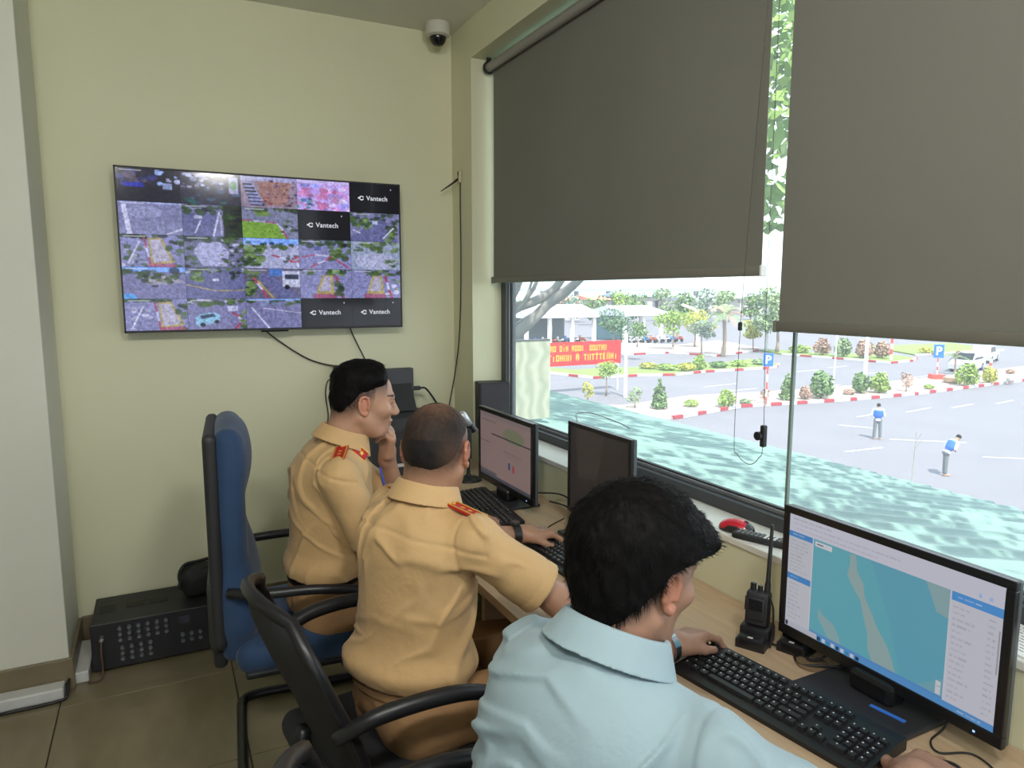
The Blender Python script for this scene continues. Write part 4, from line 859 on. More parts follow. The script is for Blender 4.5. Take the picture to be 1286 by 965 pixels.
def mesh_chair(loc, rz, lab, arms=True, top=0.87):
    t = thing('office_chair', lab, 'chair', loc, rz, 'office chairs at the desk')
    prof = lambda z: -0.315+0.155*(1-sstep(0.34, top, np.array(z)))*1.0+0.02*math.sin((z-0.34)*5)
    def surf(s, q, off=0.0):
        z = 0.34+(top-0.34)*q; hw = 0.225*(1-0.35*max(0, (q-0.72)/0.28)**2)*(0.82+0.18*min(1, q*2.2))
        x = float(prof(z))+0.055*(s*s)+off; return Vector((x, s*hw, z-0.035*max(0, (q-0.8)/0.2)*s*s))
    mb = MB(); n, k = 16, 16; vs = []; fs = []
    for th in (0.0, -0.012):
        for i in range(n+1):
            for j in range(k+1): vs.append(surf(-1+2*i/n, j/k, th))
    q_ = (n+1)*(k+1)
    for i in range(n):
        for j in range(k): a = i*(k+1)+j; fs.append((a, a+1, a+k+2, a+k+1)); fs.append((q_+a, q_+a+k+1, q_+a+k+2, q_+a+1))
    mb.add(vs, fs).obj('backrest', m_mesh, t, smooth=True)
    rim = [surf(-1, j/12) for j in range(12)]+[surf(-1+2*i/12, 1) for i in range(12)]+[surf(1, 1-j/12) for j in range(12)]+[surf(1-2*i/12, 0) for i in range(12)]
    MB().tube([p+Vector((-0.006, 0, 0)) for p in rim], 0.0155, 8, closed=True).obj('back_frame', m_black, t, smooth=True)
    ops = [(rbox((0.03, 0, 0.385), (0.235, 0.24, 0.04), 0.037), 0, 'u'), (ell((0.24, 0, 0.37), (0.05, 0.2, 0.045)), 0.04, 'u')]
    link('seat', nets(ops, 0.008, None, 'seat'), m_seatf, t)
    MB().tube(spline([(-0.20, 0.0, 0.50), (-0.235, 0.0, 0.36), (-0.235, 0, 0.30), (-0.19, 0, 0.272), (-0.05, 0, 0.285), (0.02, 0, 0.30)], 6), 0.019, 8).obj('back_support', m_black, t, smooth=True)
    if arms:
        for s in (-1, 1):
            P = spline([(-0.20, s*0.235, 0.60), (-0.12, s*0.275, 0.648), (0.02, s*0.29, 0.655), (0.13, s*0.29, 0.63), (0.175, s*0.288, 0.585), (0.165, s*0.283, 0.50), (0.10, s*0.26, 0.37)], 7)
            MB().tube(P, [0.0155+0.005*math.sin(PI*min(1, i/24)) for i in range(len(P))], 8).obj('armrest', m_black, t, smooth=True)
    MB().lathe([(0.03, 0.10), (0.03, 0.2), (0.024, 0.2), (0.024, 0.345)], 14).obj('gas_column', m_black, t)
    for k in range(5):
        a = 2*PI*k/5+0.3; c, s = math.cos(a), math.sin(a)
        l = MB().tube([(0.02*c, 0.02*s, 0.115), (0.15*c, 0.15*s, 0.10), (0.27*c, 0.27*s, 0.065)], [0.024, 0.02, 0.014], 8).obj('leg', m_black, t, smooth=True)
        MB().lathe([(0.026, -0.018), (0.026, 0.018)], 14, T(0.27*c, 0.27*s, 0.027) @ Rz(a) @ Matrix.Rotation(PI/2, 4, 'Y') @ Matrix.Rotation(0, 4, 'Z')).obj('castor', m_black, l)
    return t
mesh_chair((0.46, 1.66, FZ), math.radians(6), 'black mesh-backed office chair under the officer with the black watch')
mesh_chair((0.42, 0.87, FZ), math.radians(2), 'black office chair behind the man in the pale blue shirt', top=0.90)

# ================================================================== PEOPLE
def frame(az, pitch=0.0, roll=0.0):     # rows: forward, left, up
    M = Matrix.Rotation(math.radians(az), 3, 'Z') @ Matrix.Rotation(math.radians(-pitch), 3, 'Y') @ Matrix.Rotation(math.radians(roll), 3, 'X')
    return np.array([[M[i][0] for i in range(3)], [M[i][1] for i in range(3)], [M[i][2] for i in range(3)]])
def hand(w, d, n, side, curls, spread=0.0, thumb=(0.55, 0.75, -0.25, 0.3), s=1.0):
    w = np3(w); d = np3(d); d /= np.linalg.norm(d); n = np3(n); n -= d*(n@d); n /= np.linalg.norm(n)
    lat = np.cross(n, d)*side          # towards the thumb
    F = np.array([d, lat, n]); ops = []
    ops.append((cap(w-d*0.02, w+d*0.02, 0.025*s, 0.027*s), 0.02, 'u'))
    ops.append((rbox(w+d*0.050*s-n*0.002, (0.047*s, 0.040*s, 0.0145*s), 0.0135*s, F), 0.022, 'u'))
    ops.append((ell(w+d*0.035*s+lat*0.024*s-n*0.008*s, (0.034*s, 0.018*s, 0.016*s), F), 0.015, 'u'))
    offs = (0.029, 0.0095, -0.010, -0.0285); lens = (0.96, 1.06, 1.0, 0.80); rad = (0.0092, 0.0096, 0.0090, 0.0078); base = (0.088, 0.093, 0.089, 0.080)
    tips = []
    for i in range(4):
        c = curls[i]; p = w+d*base[i]*s+lat*offs[i]*s
        ang = 0.0; sp = spread*(1.5-i)
        for j, L in enumerate((0.042, 0.027, 0.021)):
            ang += c[j]; v = (d*math.cos(ang)-n*math.sin(ang)) + lat*sp*math.cos(ang)
            v /= np.linalg.norm(v); q = p+v*L*lens[i]*s
            r0 = rad[i]*(1, 0.93, 0.86)[j]*s; ops.append((cap(p, q, r0*1.05, r0*0.93), 0.004 if j else 0.008, 'u')); p = q
        tips.append((p, v))
    tb = w+d*0.022*s+lat*0.026*s-n*0.008*s
    v = d*thumb[0]+lat*thumb[1]+n*thumb[2]; v /= np.linalg.norm(v); q = tb+v*0.046*s
    ops.append((cap(tb, q, 0.0145*s, 0.0110*s), 0.012, 'u'))
    v2 = v*0.8+d*thumb[3]-lat*0.12; v2 /= np.linalg.norm(v2); q2 = q+v2*0.030*s
    ops.append((cap(q, q2, 0.0108*s, 0.0085*s), 0.005, 'u')); tips.append((q2, v2))
    return ops
CURL_REST = [(0.35, 0.45, 0.30)]*4
CURL_PINCH = [(0.55, 0.75, 0.35), (0.75, 0.85, 0.5), (0.85, 0.9, 0.5), (0.9, 0.9, 0.5)]
CURL_FIST = [(0.9, 1.25, 0.7), (1.0, 1.3, 0.8), (1.05, 1.3, 0.8), (1.1, 1.3, 0.8)]

def head_ops(c, F, s=1.0, jaw=1.0):
    c = np3(c); L = lambda x, y, z: c+s*(x*F[0]+y*F[1]+z*F[2])
    E = lambda p, r, k: (ell(L(*p), [q*s for q in r], F), k*s, 'u')
    o = [E((-0.010, 0, 0.036), (0.098, 0.0775, 0.084), 0), E((0.024, 0, -0.030), (0.068, 0.060*jaw, 0.080), 0.03), E((-0.050, 0, 0.005), (0.058, 0.066, 0.062), 0.03)]
    o.append(E((0.056, 0, -0.090), (0.029, 0.030*jaw, 0.024), 0.03))
    for t in (-1, 1):
        o.append((cap(L(-0.012, t*0.054*jaw, -0.050), L(0.040, t*0.030*jaw, -0.094), 0.020*s, 0.018*s), 0.025*s, 'u'))
        o.append(E((0.058, t*0.044*jaw, -0.018), (0.024, 0.020, 0.020), 0.02))
        o.append((ell(L(0.094, t*0.031, 0.010), [0.014*s, 0.017*s, 0.012*s], F), 0.016*s, 's'))
        o.append(E((0.0755, t*0.031, 0.009), (0.0125, 0.0150, 0.0105), 0.002))
    o.append(E((0.080, 0, 0.026), (0.016, 0.050, 0.011), 0.016))
    o.append((cap(L(0.086, 0, 0.016), L(0.108, 0, -0.026), 0.0085*s, 0.0125*s), 0.012*s, 'u'))
    for t in (-1, 1): o.append(E((0.100, t*0.011, -0.031), (0.011, 0.009, 0.008), 0.006))
    o.append(E((0.086, 0, -0.057), (0.013, 0.023, 0.0075), 0.008)); o.append(E((0.083, 0, -0.069), (0.013, 0.020, 0.0080), 0.006))
    o.append((ell(L(0.100, 0, -0.0632), [0.010*s, 0.022*s, 0.0016*s], F), 0.003*s, 's'))
    for t in (-1, 1):       # ears: plate, rim, lobe, bowl
        ec = (-0.012, t*0.0785, -0.004)
        o.append(E((ec[0], ec[1]-t*0.002, ec[2]), (0.016, 0.006, 0.029), 0.006))
        pts = [(0.012, -0.010), (0.014, 0.010), (0.008, 0.026), (-0.004, 0.031), (-0.015, 0.024), (-0.019, 0.008), (-0.016, -0.010), (-0.008, -0.024), (0.003, -0.029), (0.010, -0.022)]
        for i in range(len(pts)-1):
            a, b = pts[i], pts[i+1]; fl = lambda p: t*(0.083+0.10*max(0, 0.004-p[0]))
            o.append((cap(L(ec[0]+a[0], fl(a), ec[2]+a[1]), L(ec[0]+b[0], fl(b), ec[2]+b[1]), 0.0046*s, 0.0046*s), 0.003*s, 'u'))
        o.append(E((ec[0]+0.004, t*0.083, ec[2]-0.027), (0.008, 0.005, 0.008), 0.004))
        o.append((ell(L(ec[0]+0.001, t*0.089, ec[2]), [0.008*s, 0.006*s, 0.014*s], F), 0.004*s, 's'))
    return o
def loc_of(P, c, F, s=1.0): return (P-np3(c))@F.T/s

def folds(P, F, c, seed, amp, sc=9.0):
    q = (P-np3(c))@F.T; x, y, z = q[..., 0], q[..., 1], q[..., 2]
    w = vnoise(q*4.0+seed)*1.2; v = vnoise(q*9.0+seed*3)*0.5
    a = vnoise(np.stack([x*6+w, y*12+z*5.0+w*1.4+v, z*3.4-y*2.0+w*0.6], -1)*sc/9+seed*1.7)      # long folds running down the cloth
    b = vnoise(np.stack([x*7+w, y*4.5+w*0.9, z*17+np.abs(y)*9.0+w*1.3+v], -1)*sc/9+seed*2.3)    # folds slanting across it
    m = np.clip(0.5+0.9*vnoise(q*5.5+seed*5), 0, 1); m2 = np.clip(0.5-0.9*vnoise(q*5.0+seed*7), 0, 1)
    return -amp*(np.exp(-(a/0.17)**2)*m+0.9*np.exp(-(b/0.17)**2)*m2-0.35)

m_skin = mat('skin', (1, 1, 1), 0.48, attr='Col', var=0.06, vscale=30, bump=0.04, bscale=350)
m_hair = mat('hair_black', (0.005, 0.0045, 0.0045), 0.65, var=0.2, vscale=60, spec=0.1)
m_tan = mat('uniform_tan', srgb(200, 164, 114), 0.75, var=0.035, vscale=12, bump=0.28, bscale=26, sheen=0.1)
m_tanp = mat('uniform_trousers_tan', srgb(152, 116, 78), 0.8, var=0.05, vscale=12, bump=0.3, bscale=24)
m_pale = mat('shirt_pale_blue', srgb(152, 174, 182), 0.75, var=0.03, vscale=10, bump=0.28, bscale=22, sheen=0.1)
m_navy = mat('trousers_dark', (0.02, 0.022, 0.03), 0.8, bump=0.06, bscale=700)
m_leather = mat('black_leather', (0.012, 0.011, 0.010), 0.4, bump=0.1, bscale=200)
m_red = mat('tab_red', srgb(178, 18, 30), 0.55); m_gold = mat('gold_thread', srgb(222, 176, 74), 0.35, metal=0.6); m_orange = mat('orange_bead', srgb(226, 120, 70), 0.5)

def strands(me_hair, n, c, F, crown, length, lift, seed, s=1.0, width=0.0011, fwd=0.0):
    r = np.random.RandomState(seed); nv = len(me_hair.vertices)
    co = np.empty(nv*3, np.float32); me_hair.vertices.foreach_get('co', co); co = co.reshape(-1, 3).astype(float)
    no = np.empty(nv*3, np.float32); me_hair.vertices.foreach_get('normal', no); no = no.reshape(-1, 3).astype(float)
    idx = r.choice(nv, n); p = co[idx]; nn = no[idx]
    q = loc_of(p, c, F, s); cr = np.array(crown); out = q-cr; ok = nn@F[2] > -0.75; p = p[ok]; nn = nn[ok]; out = out[ok]
    fl = out@F; fl = fl+fwd*F[0]*np.maximum(0, out[:, :1]+0.03)*4
    fl += r.normal(0, 0.018, fl.shape); fl -= nn*(fl*nn).sum(1)[:, None]; fl /= np.linalg.norm(fl, axis=1)[:, None]+1e-9
    L = (length*r.uniform(0.6, 1.2, len(p)))[:, None]; sd = np.cross(fl, nn)*width/2
    p0 = p-nn*0.002; p1 = p+fl*L*0.5+nn*lift*0.55; p2 = p+fl*L+nn*lift*r.uniform(0.2, 1.1, len(p))[:, None]-F[2]*L*0.10
    V = np.stack([p0-sd, p0+sd, p1-sd*0.8, p1+sd*0.8, p2], 1).reshape(-1, 3)
    b = np.arange(len(p))*5
    Fc = [(i, i+1, i+3, i+2) for i in b]+[(i+2, i+3, i+4) for i in b]
    me = bpy.data.meshes.new('hair_strands'); me.from_pydata(V.tolist(), [], Fc); return me

def person(lab, J, o):
    base = Vector((J['pel'][0], J['pel'][1], FZ)); hc = np3(J['head']); HF = frame(*o['head_rot']); hs = o.get('hs', 1.0); TF = frame(o['az'], -o.get('lean', 8))
    f, l, u = TF; nk = np3(J['neck']); ch = np3(J['chest']); pl = np3(J['pel'])
    skin = o['skin']
    # ---- body
    ops = head_ops(hc, HF, hs, o.get('jaw', 1.0))
    hl = lambda x, y, z: hc+hs*(x*HF[0]+y*HF[1]+z*HF[2])
    ops += [(cap(nk-u*0.03, hl(-0.022, 0, -0.045), 0.060*o.get('nw', 1), 0.054*o.get('nw', 1)), 0.03, 'u'), (cap(hl(-0.04, 0, 0.0), nk-f*0.015, 0.05, 0.055), 0.03, 'u')]
    ops += [(ell(ch, (0.09, 0.13, 0.17), TF), 0.05, 'u'), (ell((ch+pl)/2, (0.09, 0.12, 0.2), TF), 0.05, 'u'), (cap(J['shL'], J['shR'], 0.045), 0.05, 'u')]
    for sd in ('R', 'L'):
        S_, E_, W_ = np3(J['sh'+sd]), np3(J['el'+sd]), np3(J['wr'+sd])
        mid = E_+(W_-E_)*0.28
        ops += [(cap(S_, E_, 0.046, 0.038), 0.03, 'u'), (cap(E_, mid, 0.037, 0.041), 0.02, 'u'), (cap(mid, W_, 0.041, 0.0255), 0.02, 'u')]
        ops += hand(J['wr'+sd], o['hd'+sd], o['hn'+sd], 1 if sd == 'R' else -1, o['curl'+sd], o.get('spread', 0.06), o.get('thumb'+sd, (0.55, 0.75, -0.25, 0.3)), o.get('hand_s', 1.0))
    # ---- hair field in head space
    def hair_t(q):
        return o['hair'](q)
    def colf(P):
        q = loc_of(P, hc, HF, hs); C = np.tile(np.array(skin, float), (len(P), 1))
        C *= (1+0.05*vnoise(P*40))[:, None]
        head = (np.linalg.norm(q, axis=1) < 0.16)
        lip = np.exp(-(((q[:, 2]+0.063)/0.010)**2))*(np.abs(q[:, 1]) < 0.023)*(q[:, 0] > 0.083)*head
        C = C*(1-0.5*lip[:, None])+np.array([skin[0]*0.9, skin[1]*0.55, skin[2]*0.55])*0.5*lip[:, None]
        ear = (np.abs(q[:, 1]) > 0.077)*head*(np.abs(q[:, 2]) < 0.05); C = np.where(ear[:, None], C*np.array([1.08, 0.84, 0.80]), C)
        eye = ((np.abs(q[:, 1])-0.031)**2/0.011**2+(q[:, 2]-0.0075)**2/0.0035**2 < 1)*(q[:, 0] > 0.074)*head; C = np.where(eye[:, None], np.array([0.03, 0.022, 0.02]), C)
        br = ((np.abs(q[:, 1])-0.033)**2/0.022**2+(q[:, 2]-0.031)**2/0.0045**2 < 1)*(q[:, 0] > 0.06)*head; C = np.where(br[:, None], C*0.15, C)
        fade = o['fade'](q)*head*(np.abs(q[:, 1]) < 0.080+0.02*(q[:, 2] > 0.03))
        nz = 0.75+0.25*vnoise(P*420)
        fd = np.clip(fade*nz*1.15, 0, 1)[:, None]
        return C*(1-fd)+np.array([0.012, 0.010, 0.010])*fd
    me = nets(ops, o.get('res', 0.003), None, 'person', colf)
    root = link('person', shift(me, base), m_skin, None, lab, 'person', None, None, base)
    def kid(name, me, m, **k): return link(name, shift(me, base), m, root, **k)
    # ---- hair
    hops = [(ell(hl(-0.010, 0, 0.036), [0.098*hs, 0.0775*hs, 0.084*hs], HF), 0, 'u'), (ell(hl(-0.050, 0, 0.005), [0.058*hs, 0.066*hs, 0.062*hs], HF), 0.03, 'u'), (ell(hl(0.024, 0, -0.030), [0.068*hs, 0.060*hs, 0.080*hs], HF), 0.03*hs, 'u'), (cap(hl(-0.035, 0, -0.02), nk, 0.052), 0.03, 'u')]
    base_n = o.get('hair_noise', 0.002)
    def hpost(P, d):
        q = loc_of(P, hc, HF, hs); t = hair_t(q)
        t = t+(vnoise(P*55)*base_n+vnoise(np.stack([P[..., 0]*160, P[..., 1]*160, P[..., 2]*70], -1))*base_n*0.7)*(t > 0)
        return d-t*hs
    for g in range(len(hops)): pass
    h0 = hops[0][0]; hops[0] = (Prim(h0.fn, h0.c, h0.R+0.04), 0, 'u')
    hm = nets(hops, 0.003 if not o.get('hair_col') else 0.0022, hpost, 'hair', (lambda P: o['hair_col'](loc_of(P, hc, HF, hs))) if o.get('hair_col') else None, slack=0.05)
    if o.get('strand'):
        sm = strands(hm, o['strand'][0], hc, HF, o['strand'][1], o['strand'][2], o['strand'][3], 5, hs, o.get('sw', 0.0011), o.get('sfwd', 0))
        kid('hair_strands', sm, m_hair, kind='stuff')
    hr = kid('hair', hm, o.get('hair_mat', m_hair))
    # ---- shirt
    g = o.get('girth', 1.0); C = np3
    sops = [(ell(ch+u*0.01, (0.125*g, 0.178, 0.185), TF), 0, 'u'), (ell(ch*0.45+pl*0.55+f*0.015, (0.135*g, 0.165*g, 0.20), TF), 0.09, 'u'), (ell(pl+u*0.08, (0.128*g, 0.160*g, 0.12), TF), 0.06, 'u')]
    sl, sr = C(J['shL']), C(J['shR'])
    sops += [(cap(nk-u*0.060, sl+u*0.008, 0.050, 0.058), 0.05, 'u'), (cap(nk-u*0.060, sr+u*0.008, 0.050, 0.058), 0.05, 'u'), (ell(ch+u*0.07-f*0.040, (0.085, 0.165, 0.095), TF), 0.06, 'u')]
    for sd in ('R', 'L'):
        S_, E_ = C(J['sh'+sd]), C(J['el'+sd]); ax_ = (E_-S_)/np.linalg.norm(E_-S_); Ls = np.linalg.norm(E_-S_)*o.get('sleeve', 0.80)
        outer = cap(S_, S_+ax_*(Ls+0.08), 0.062, o.get('cuff', 0.072)); inner = cap(S_+ax_*(Ls-0.05), S_+ax_*(Ls+0.2), 0.054, o.get('cuff', 0.072)-0.005)
        def fn(P, outer=outer, inner=inner, S_=S_, ax_=ax_, Ls=Ls):
            pr = (P-S_)@ax_
            hem = 0.0018*np.exp(-((pr-Ls+0.028)/0.0035)**2)
            return np.maximum(np.maximum(outer.fn(P)+hem, pr-Ls), -np.maximum(inner.fn(P), Ls-0.05-pr))
        sops.append((Prim(fn, outer.c, outer.R), 0.030, 'u'))
    neckcut = cap(nk-u*0.030+f*0.012, nk+u*0.16+f*0.045, 0.066*o.get('collar_r', 1.0), 0.070*o.get('collar_r', 1.0))
    sops.append((neckcut, 0.01, 's'))
    seams = o.get('seams', [])
    wz = o['waist']
    def spost(P, d):
        wt = np.ones(d.shape)
        for sd in ('R', 'L'):
            S_, E_ = C(J['sh'+sd]), C(J['el'+sd]); L_ = np.linalg.norm(E_-S_); ax_ = (E_-S_)/L_; pr = (P-S_)@ax_; ra = np.linalg.norm(P-S_-pr[..., None]*ax_, axis=-1)
            wt = np.where(ra < 0.11, np.minimum(wt, sstep(-0.055, -0.11, pr-L_*o.get('sleeve', 0.80))), wt)
        d = d+wt*folds(P, TF, ch, o.get('seed', 1.0), o.get('fold', 0.006), o.get('fsc', 9.0))
        q = (P-ch)@TF.T
        for kind, v in seams:
            if kind == 'yoke': d = d+0.0032*np.exp(-((q[..., 2]-v+0.10*np.abs(q[..., 1]))/0.005)**2)*(q[..., 0] < 0.0)
            if kind == 'arm':
                for sd in ('R', 'L'):
                    S_ = C(J['sh'+sd]); a_ = (S_-(ch+u*0.06)); a_ = a_/np.linalg.norm(a_); d = d+0.0030*np.exp(-(((P-S_)@a_+0.012)/0.005)**2)
        wl = wz+o.get('waist_tilt', 0.0)*q[..., 0]+0.006*vnoise(P*9)
        bl = o.get('blouse', 0.010)*np.exp(-((P[..., 2]-wl-0.035)/0.03)**2)
        return np.maximum(d-bl, wl-P[..., 2])
    kid('shirt', nets(sops, 0.0042, spost, 'shirt', slack=0.045), o['shirt'])
    # ---- collar: a stand and a fall around the neck, open at the throat
    cx = nk+u*o.get('collar_up', 0.016)-f*0.006; cf = frame(o['az'], -(o.get('lean', 8)+o.get('collar_tilt', 6)))
    def ring(P, stand):
        q = (P-cx)@cf.T; cr_ = o.get('collar_r', 1.0); rr = np.hypot(q[..., 0]/1.06, q[..., 1]/1.02)/cr_; z = q[..., 2]; ang = np.arctan2(q[..., 1], q[..., 0])
        top = o.get('collar_h', 0.050)
        if stand: d = np.abs(rr-0.068)*cr_-0.0022; return np.maximum(np.maximum(d, z-top), -0.06-z)
        rad = 0.0715+(top-z)*0.42; d = np.abs(rr-rad)*0.9*cr_-0.0024
        low = 0.000-0.016*np.exp(-((np.abs(ang)-0.55)/0.45)**2)
        return np.maximum(np.maximum(d, z-top), low-z)
    def throat(P): q = (P-cx)@cf.T; return np.abs(np.arctan2(q[..., 1], q[..., 0]))*0.06-0.020+np.maximum(0, -q[..., 0])
    cops = [(Prim(lambda P: np.maximum(ring(P, True), -throat(P)), cx, 0.12), 0, 'u'), (Prim(lambda P: np.maximum(ring(P, False), -throat(P)), cx, 0.12), 0.002, 'u')]
    kid('collar', nets(cops, 0.0026, None, 'collar'), o['shirt'])
    # ---- trousers, belt, shoes
    tops = [(ell(pl+u*0.03, (0.118*g, 0.144*g, 0.13), TF), 0, 'u')]
    for sd in ('R', 'L'):
        h_, k_, a_ = C(J['hip'+sd]), C(J['kn'+sd]), C(J['an'+sd])
        tops += [(cap(h_, k_, 0.092, 0.066), 0.05, 'u'), (cap(k_, a_, 0.066, 0.055), 0.03, 'u')]
    def tpost(P, d):
        d = d+folds(P, TF, pl, o.get('seed', 1.0)+5, 0.010, 10)
        return np.maximum(d, P[..., 2]-(wz+0.006+o.get('waist_tilt', 0.0)*((P-ch)@f)))
    kid('trousers', nets(tops, 0.006, tpost, 'trousers'), o['trousers'])
    # belt strip on the trouser top
    br = MB(); N = 40; ctr = pl+u*0.03; vs = []
    for z0 in (-0.018, 0.018):
        for rr in (1.0, 1.03):
            for k in range(N):
                a = 2*PI*k/N; x = f*math.cos(a)*0.120*g*rr+l*math.sin(a)*0.146*g*rr; p = Vector(ctr+x); p.z = wz-0.012+z0+o.get('waist_tilt', 0.0)*float((np3(p)-ch)@f); vs.append(p)
    fs = []
    for k in range(N):
        j = (k+1) % N; fs += [(k, j, N+j, N+k), (2*N+k, 3*N+k, 3*N+j, 2*N+j), (N+k, N+j, 3*N+j, 3*N+k), (k, 2*N+k, 2*N+j, j)]
    bm_ = br.add(vs, fs).mesh('belt', 0.6); kid('belt', bm_, o.get('belt', m_leather))
    for sd in ('R', 'L'):
        a_ = C(J['an'+sd]); so = [(ell((a_[0]+0.06, a_[1], FZ+0.036), (0.13, 0.046, 0.042)), 0, 'u'), (ell((a_[0]-0.01, a_[1], FZ+0.06), (0.055, 0.042, 0.055)), 0.03, 'u')]
        kid('shoe', nets(so, 0.006, lambda P, d: np.maximum(d, FZ+0.001-P[..., 2]), 'shoe'), m_leather)
    return root, kid, TF, HF, hl

def board(kid, name, a, b, up, wd, th, m, edge=None):      # a small stiff strip from a to b
    a, b, up = Vector(a), Vector(b), Vector(up).normalized(); x = (b-a); L = x.length; x.normalize(); y = up.cross(x).normalized(); up = x.cross(y)
    M = Matrix((x, y, up)).transposed().to_4x4(); M.translation = (a+b)/2
    o_ = kid(name, MB().prism([(-L/2, -wd/2, 0), (L/2-wd*0.3, -wd/2, 0), (L/2, 0, 0), (L/2-wd*0.3, wd/2, 0), (-L/2, wd/2, 0)], (0, 0, th), M).mesh(name), m); return o_, M, L
def star_mesh(r, M, th=0.0016):
    return MB().prism([(r*(1 if k % 2 == 0 else 0.42)*math.cos(PI/2+k*PI/5), r*(1 if k % 2 == 0 else 0.42)*math.sin(PI/2+k*PI/5), 0) for k in range(10)], (0, 0, th), M).mesh('star')
def wrist_band(kid, J, sd, frac, r, wd, mband, mdial, name='wristwatch'):
    W_ = Vector(J['wr'+sd]); E_ = Vector(J['el'+sd]); ax = (W_-E_).normalized(); c = W_-ax*frac
    q = ax.to_track_quat('Z', 'Y').to_matrix().to_4x4(); q.translation = c
    mb = MB(); N = 28; vs = []
    for rr in (r, r+0.004):
        for z in (-wd/2, wd/2): vs += [q @ Vector((rr*math.cos(2*PI*k/N), rr*math.sin(2*PI*k/N), z)) for k in range(N)]
    fs = []
    for k in range(N):
        j = (k+1) % N; fs += [(k, j, N+j, N+k), (2*N+k, 3*N+k, 3*N+j, 2*N+j), (k, 2*N+k, 2*N+j, j), (N+k, N+j, 3*N+j, 3*N+k)]
    kid(name, mb.add(vs, fs).mesh(name, 0.6), mband)
    up = Vector((0, 0, 1)); up = (up-ax*up.dot(ax)).normalized(); q2 = up.to_track_quat('Z', 'Y').to_matrix().to_4x4(); q2.translation = c+up*(r+0.002)
    kid('watch_face', MB().lathe([(0.017, 0), (0.0175, 0.006), (0.015, 0.009)], 20, q2).mesh('watch_face', 0.6), mdial)

def hair_short(top, side, front=0.072, nape=-0.075):
    def t(q):
        x, y, z = q[..., 0], q[..., 1], q[..., 2]
        line = np.where(x > 0.03, 0.046+(x-0.03)*0.35, np.where(x > -0.03, 0.046-(0.03-x)*0.55, 0.013+(x+0.03)*1.4))
        m = sstep(-0.004, 0.040, z-line)
        fr = 1-sstep(front-0.034, front+0.008, x-0.10*np.maximum(0, z-0.075))
        up = sstep(0.03, 0.095, z)
        m2 = sstep(nape, nape+0.02, z)
        return (side+(top-side)*up)*m*fr*m2-0.006*(1-m*fr*m2)
    return t
def fade_short(q):
    x, y, z = q[..., 0], q[..., 1], q[..., 2]
    lo = np.where(x > 0.02, 0.030, np.where(x > -0.05, 0.012+(x-0.02)*0.9, -0.051+(x+0.05)*0.25))
    return sstep(-0.016, 0.045, z-lo)*0.95*(1-sstep(0.058, 0.068, x))
SK1, SK2, SK3 = (0.46, 0.255, 0.165), (0.40, 0.215, 0.135), (0.38, 0.205, 0.135)

# ---- first officer: chin on hand, in profile
J1 = dict(pel=(.455, 2.36, .57), chest=(.485, 2.33, .93), neck=(.525, 2.32, 1.085), head=(.605, 2.315, 1.235), shR=(.475, 2.145, 1.025), elR=(.575, 2.09, .80), wrR=(.93, 2.235, .805),
          shL=(.52, 2.495, 1.035), elL=(.755, 2.48, .815), wrL=(.695, 2.375, 1.03), hipR=(.45, 2.27, .53), knR=(.86, 2.22, .56), anR=(.82, 2.24, FZ+.10), hipL=(.45, 2.45, .53), knL=(.87, 2.50, .56), anL=(.84, 2.50, FZ+.10))
O1 = dict(head_rot=(-6, -7, 0), az=2, lean=14, skin=SK1, jaw=1.06, nw=0.98, hdR=(1, 0.12, -0.12), hnR=(0.05, 0, 1), curlR=CURL_REST, hdL=(0.10, -0.42, 1.0), hnL=(0.9, -0.25, 0.3), curlL=[(0.65, 0.9, 0.5), (0.8, 1.0, 0.6), (0.9, 1.1, 0.7), (1.0, 1.1, 0.7)],
          thumbL=(0.85, 0.3, -0.5, 0.4), hair=hair_short(0.024, 0.004), fade=fade_short, strand=(5000, (-0.045, 0, 0.11), 0.016, 0.002), sfwd=0.5, shirt=m_tan, trousers=m_tanp, girth=1.02, waist=0.675, seed=1.0, fold=0.010, blouse=0.008, seams=[('yoke', 0.12), ('arm', 0)], sleeve=0.86, cuff=0.070)
r1, kid1, TF1, HF1, hl1 = person('officer in a tan shirt in profile, resting his chin on his hand', J1, O1)
# ---- second officer: thinning hair, seen from behind
J2 = dict(pel=(.515, 1.66, .56), chest=(.56, 1.672, .90), neck=(.588, 1.668, 1.055), head=(.624, 1.680, 1.195), shR=(.655, 1.505, 1.00), elR=(.845, 1.43, .845), wrR=(1.08, 1.56, .80),
          shL=(.555, 1.85, 1.005), elL=(.79, 2.01, .82), wrL=(1.045, 2.005, .805), hipR=(.53, 1.57, .53), knR=(.93, 1.56, .56), anR=(.90, 1.57, FZ+.10), hipL=(.50, 1.75, .53), knL=(.92, 1.86, .56), anL=(.90, 1.86, FZ+.10))
def hair2(q):
    x, y, z = q[..., 0], q[..., 1], q[..., 2]
    return hair_short(0.0028, 0.0022, 0.06)(q)
def thin_colour(q):      # sparse hair on the crown lets the scalp through
    x, y, z = q[..., 0], q[..., 1], q[..., 2]
    r2 = ((x+0.012)/0.074)**2+(y/0.050)**2+0.22*vnoise(q*45)
    k = np.exp(-r2**1.2)*(z > 0.03)*0.85*(0.8+0.35*vnoise(np.stack([x*300, y*300, z*120], -1)))
    k = np.clip(k+0.22*sstep(0.02, 0.07, np.abs(y))*sstep(0.06, 0.0, z), 0, 1)[..., None]      # greying sides
    return np.array([0.013, 0.011, 0.010])*(1-k)+np.array([0.27, 0.145, 0.090])*k
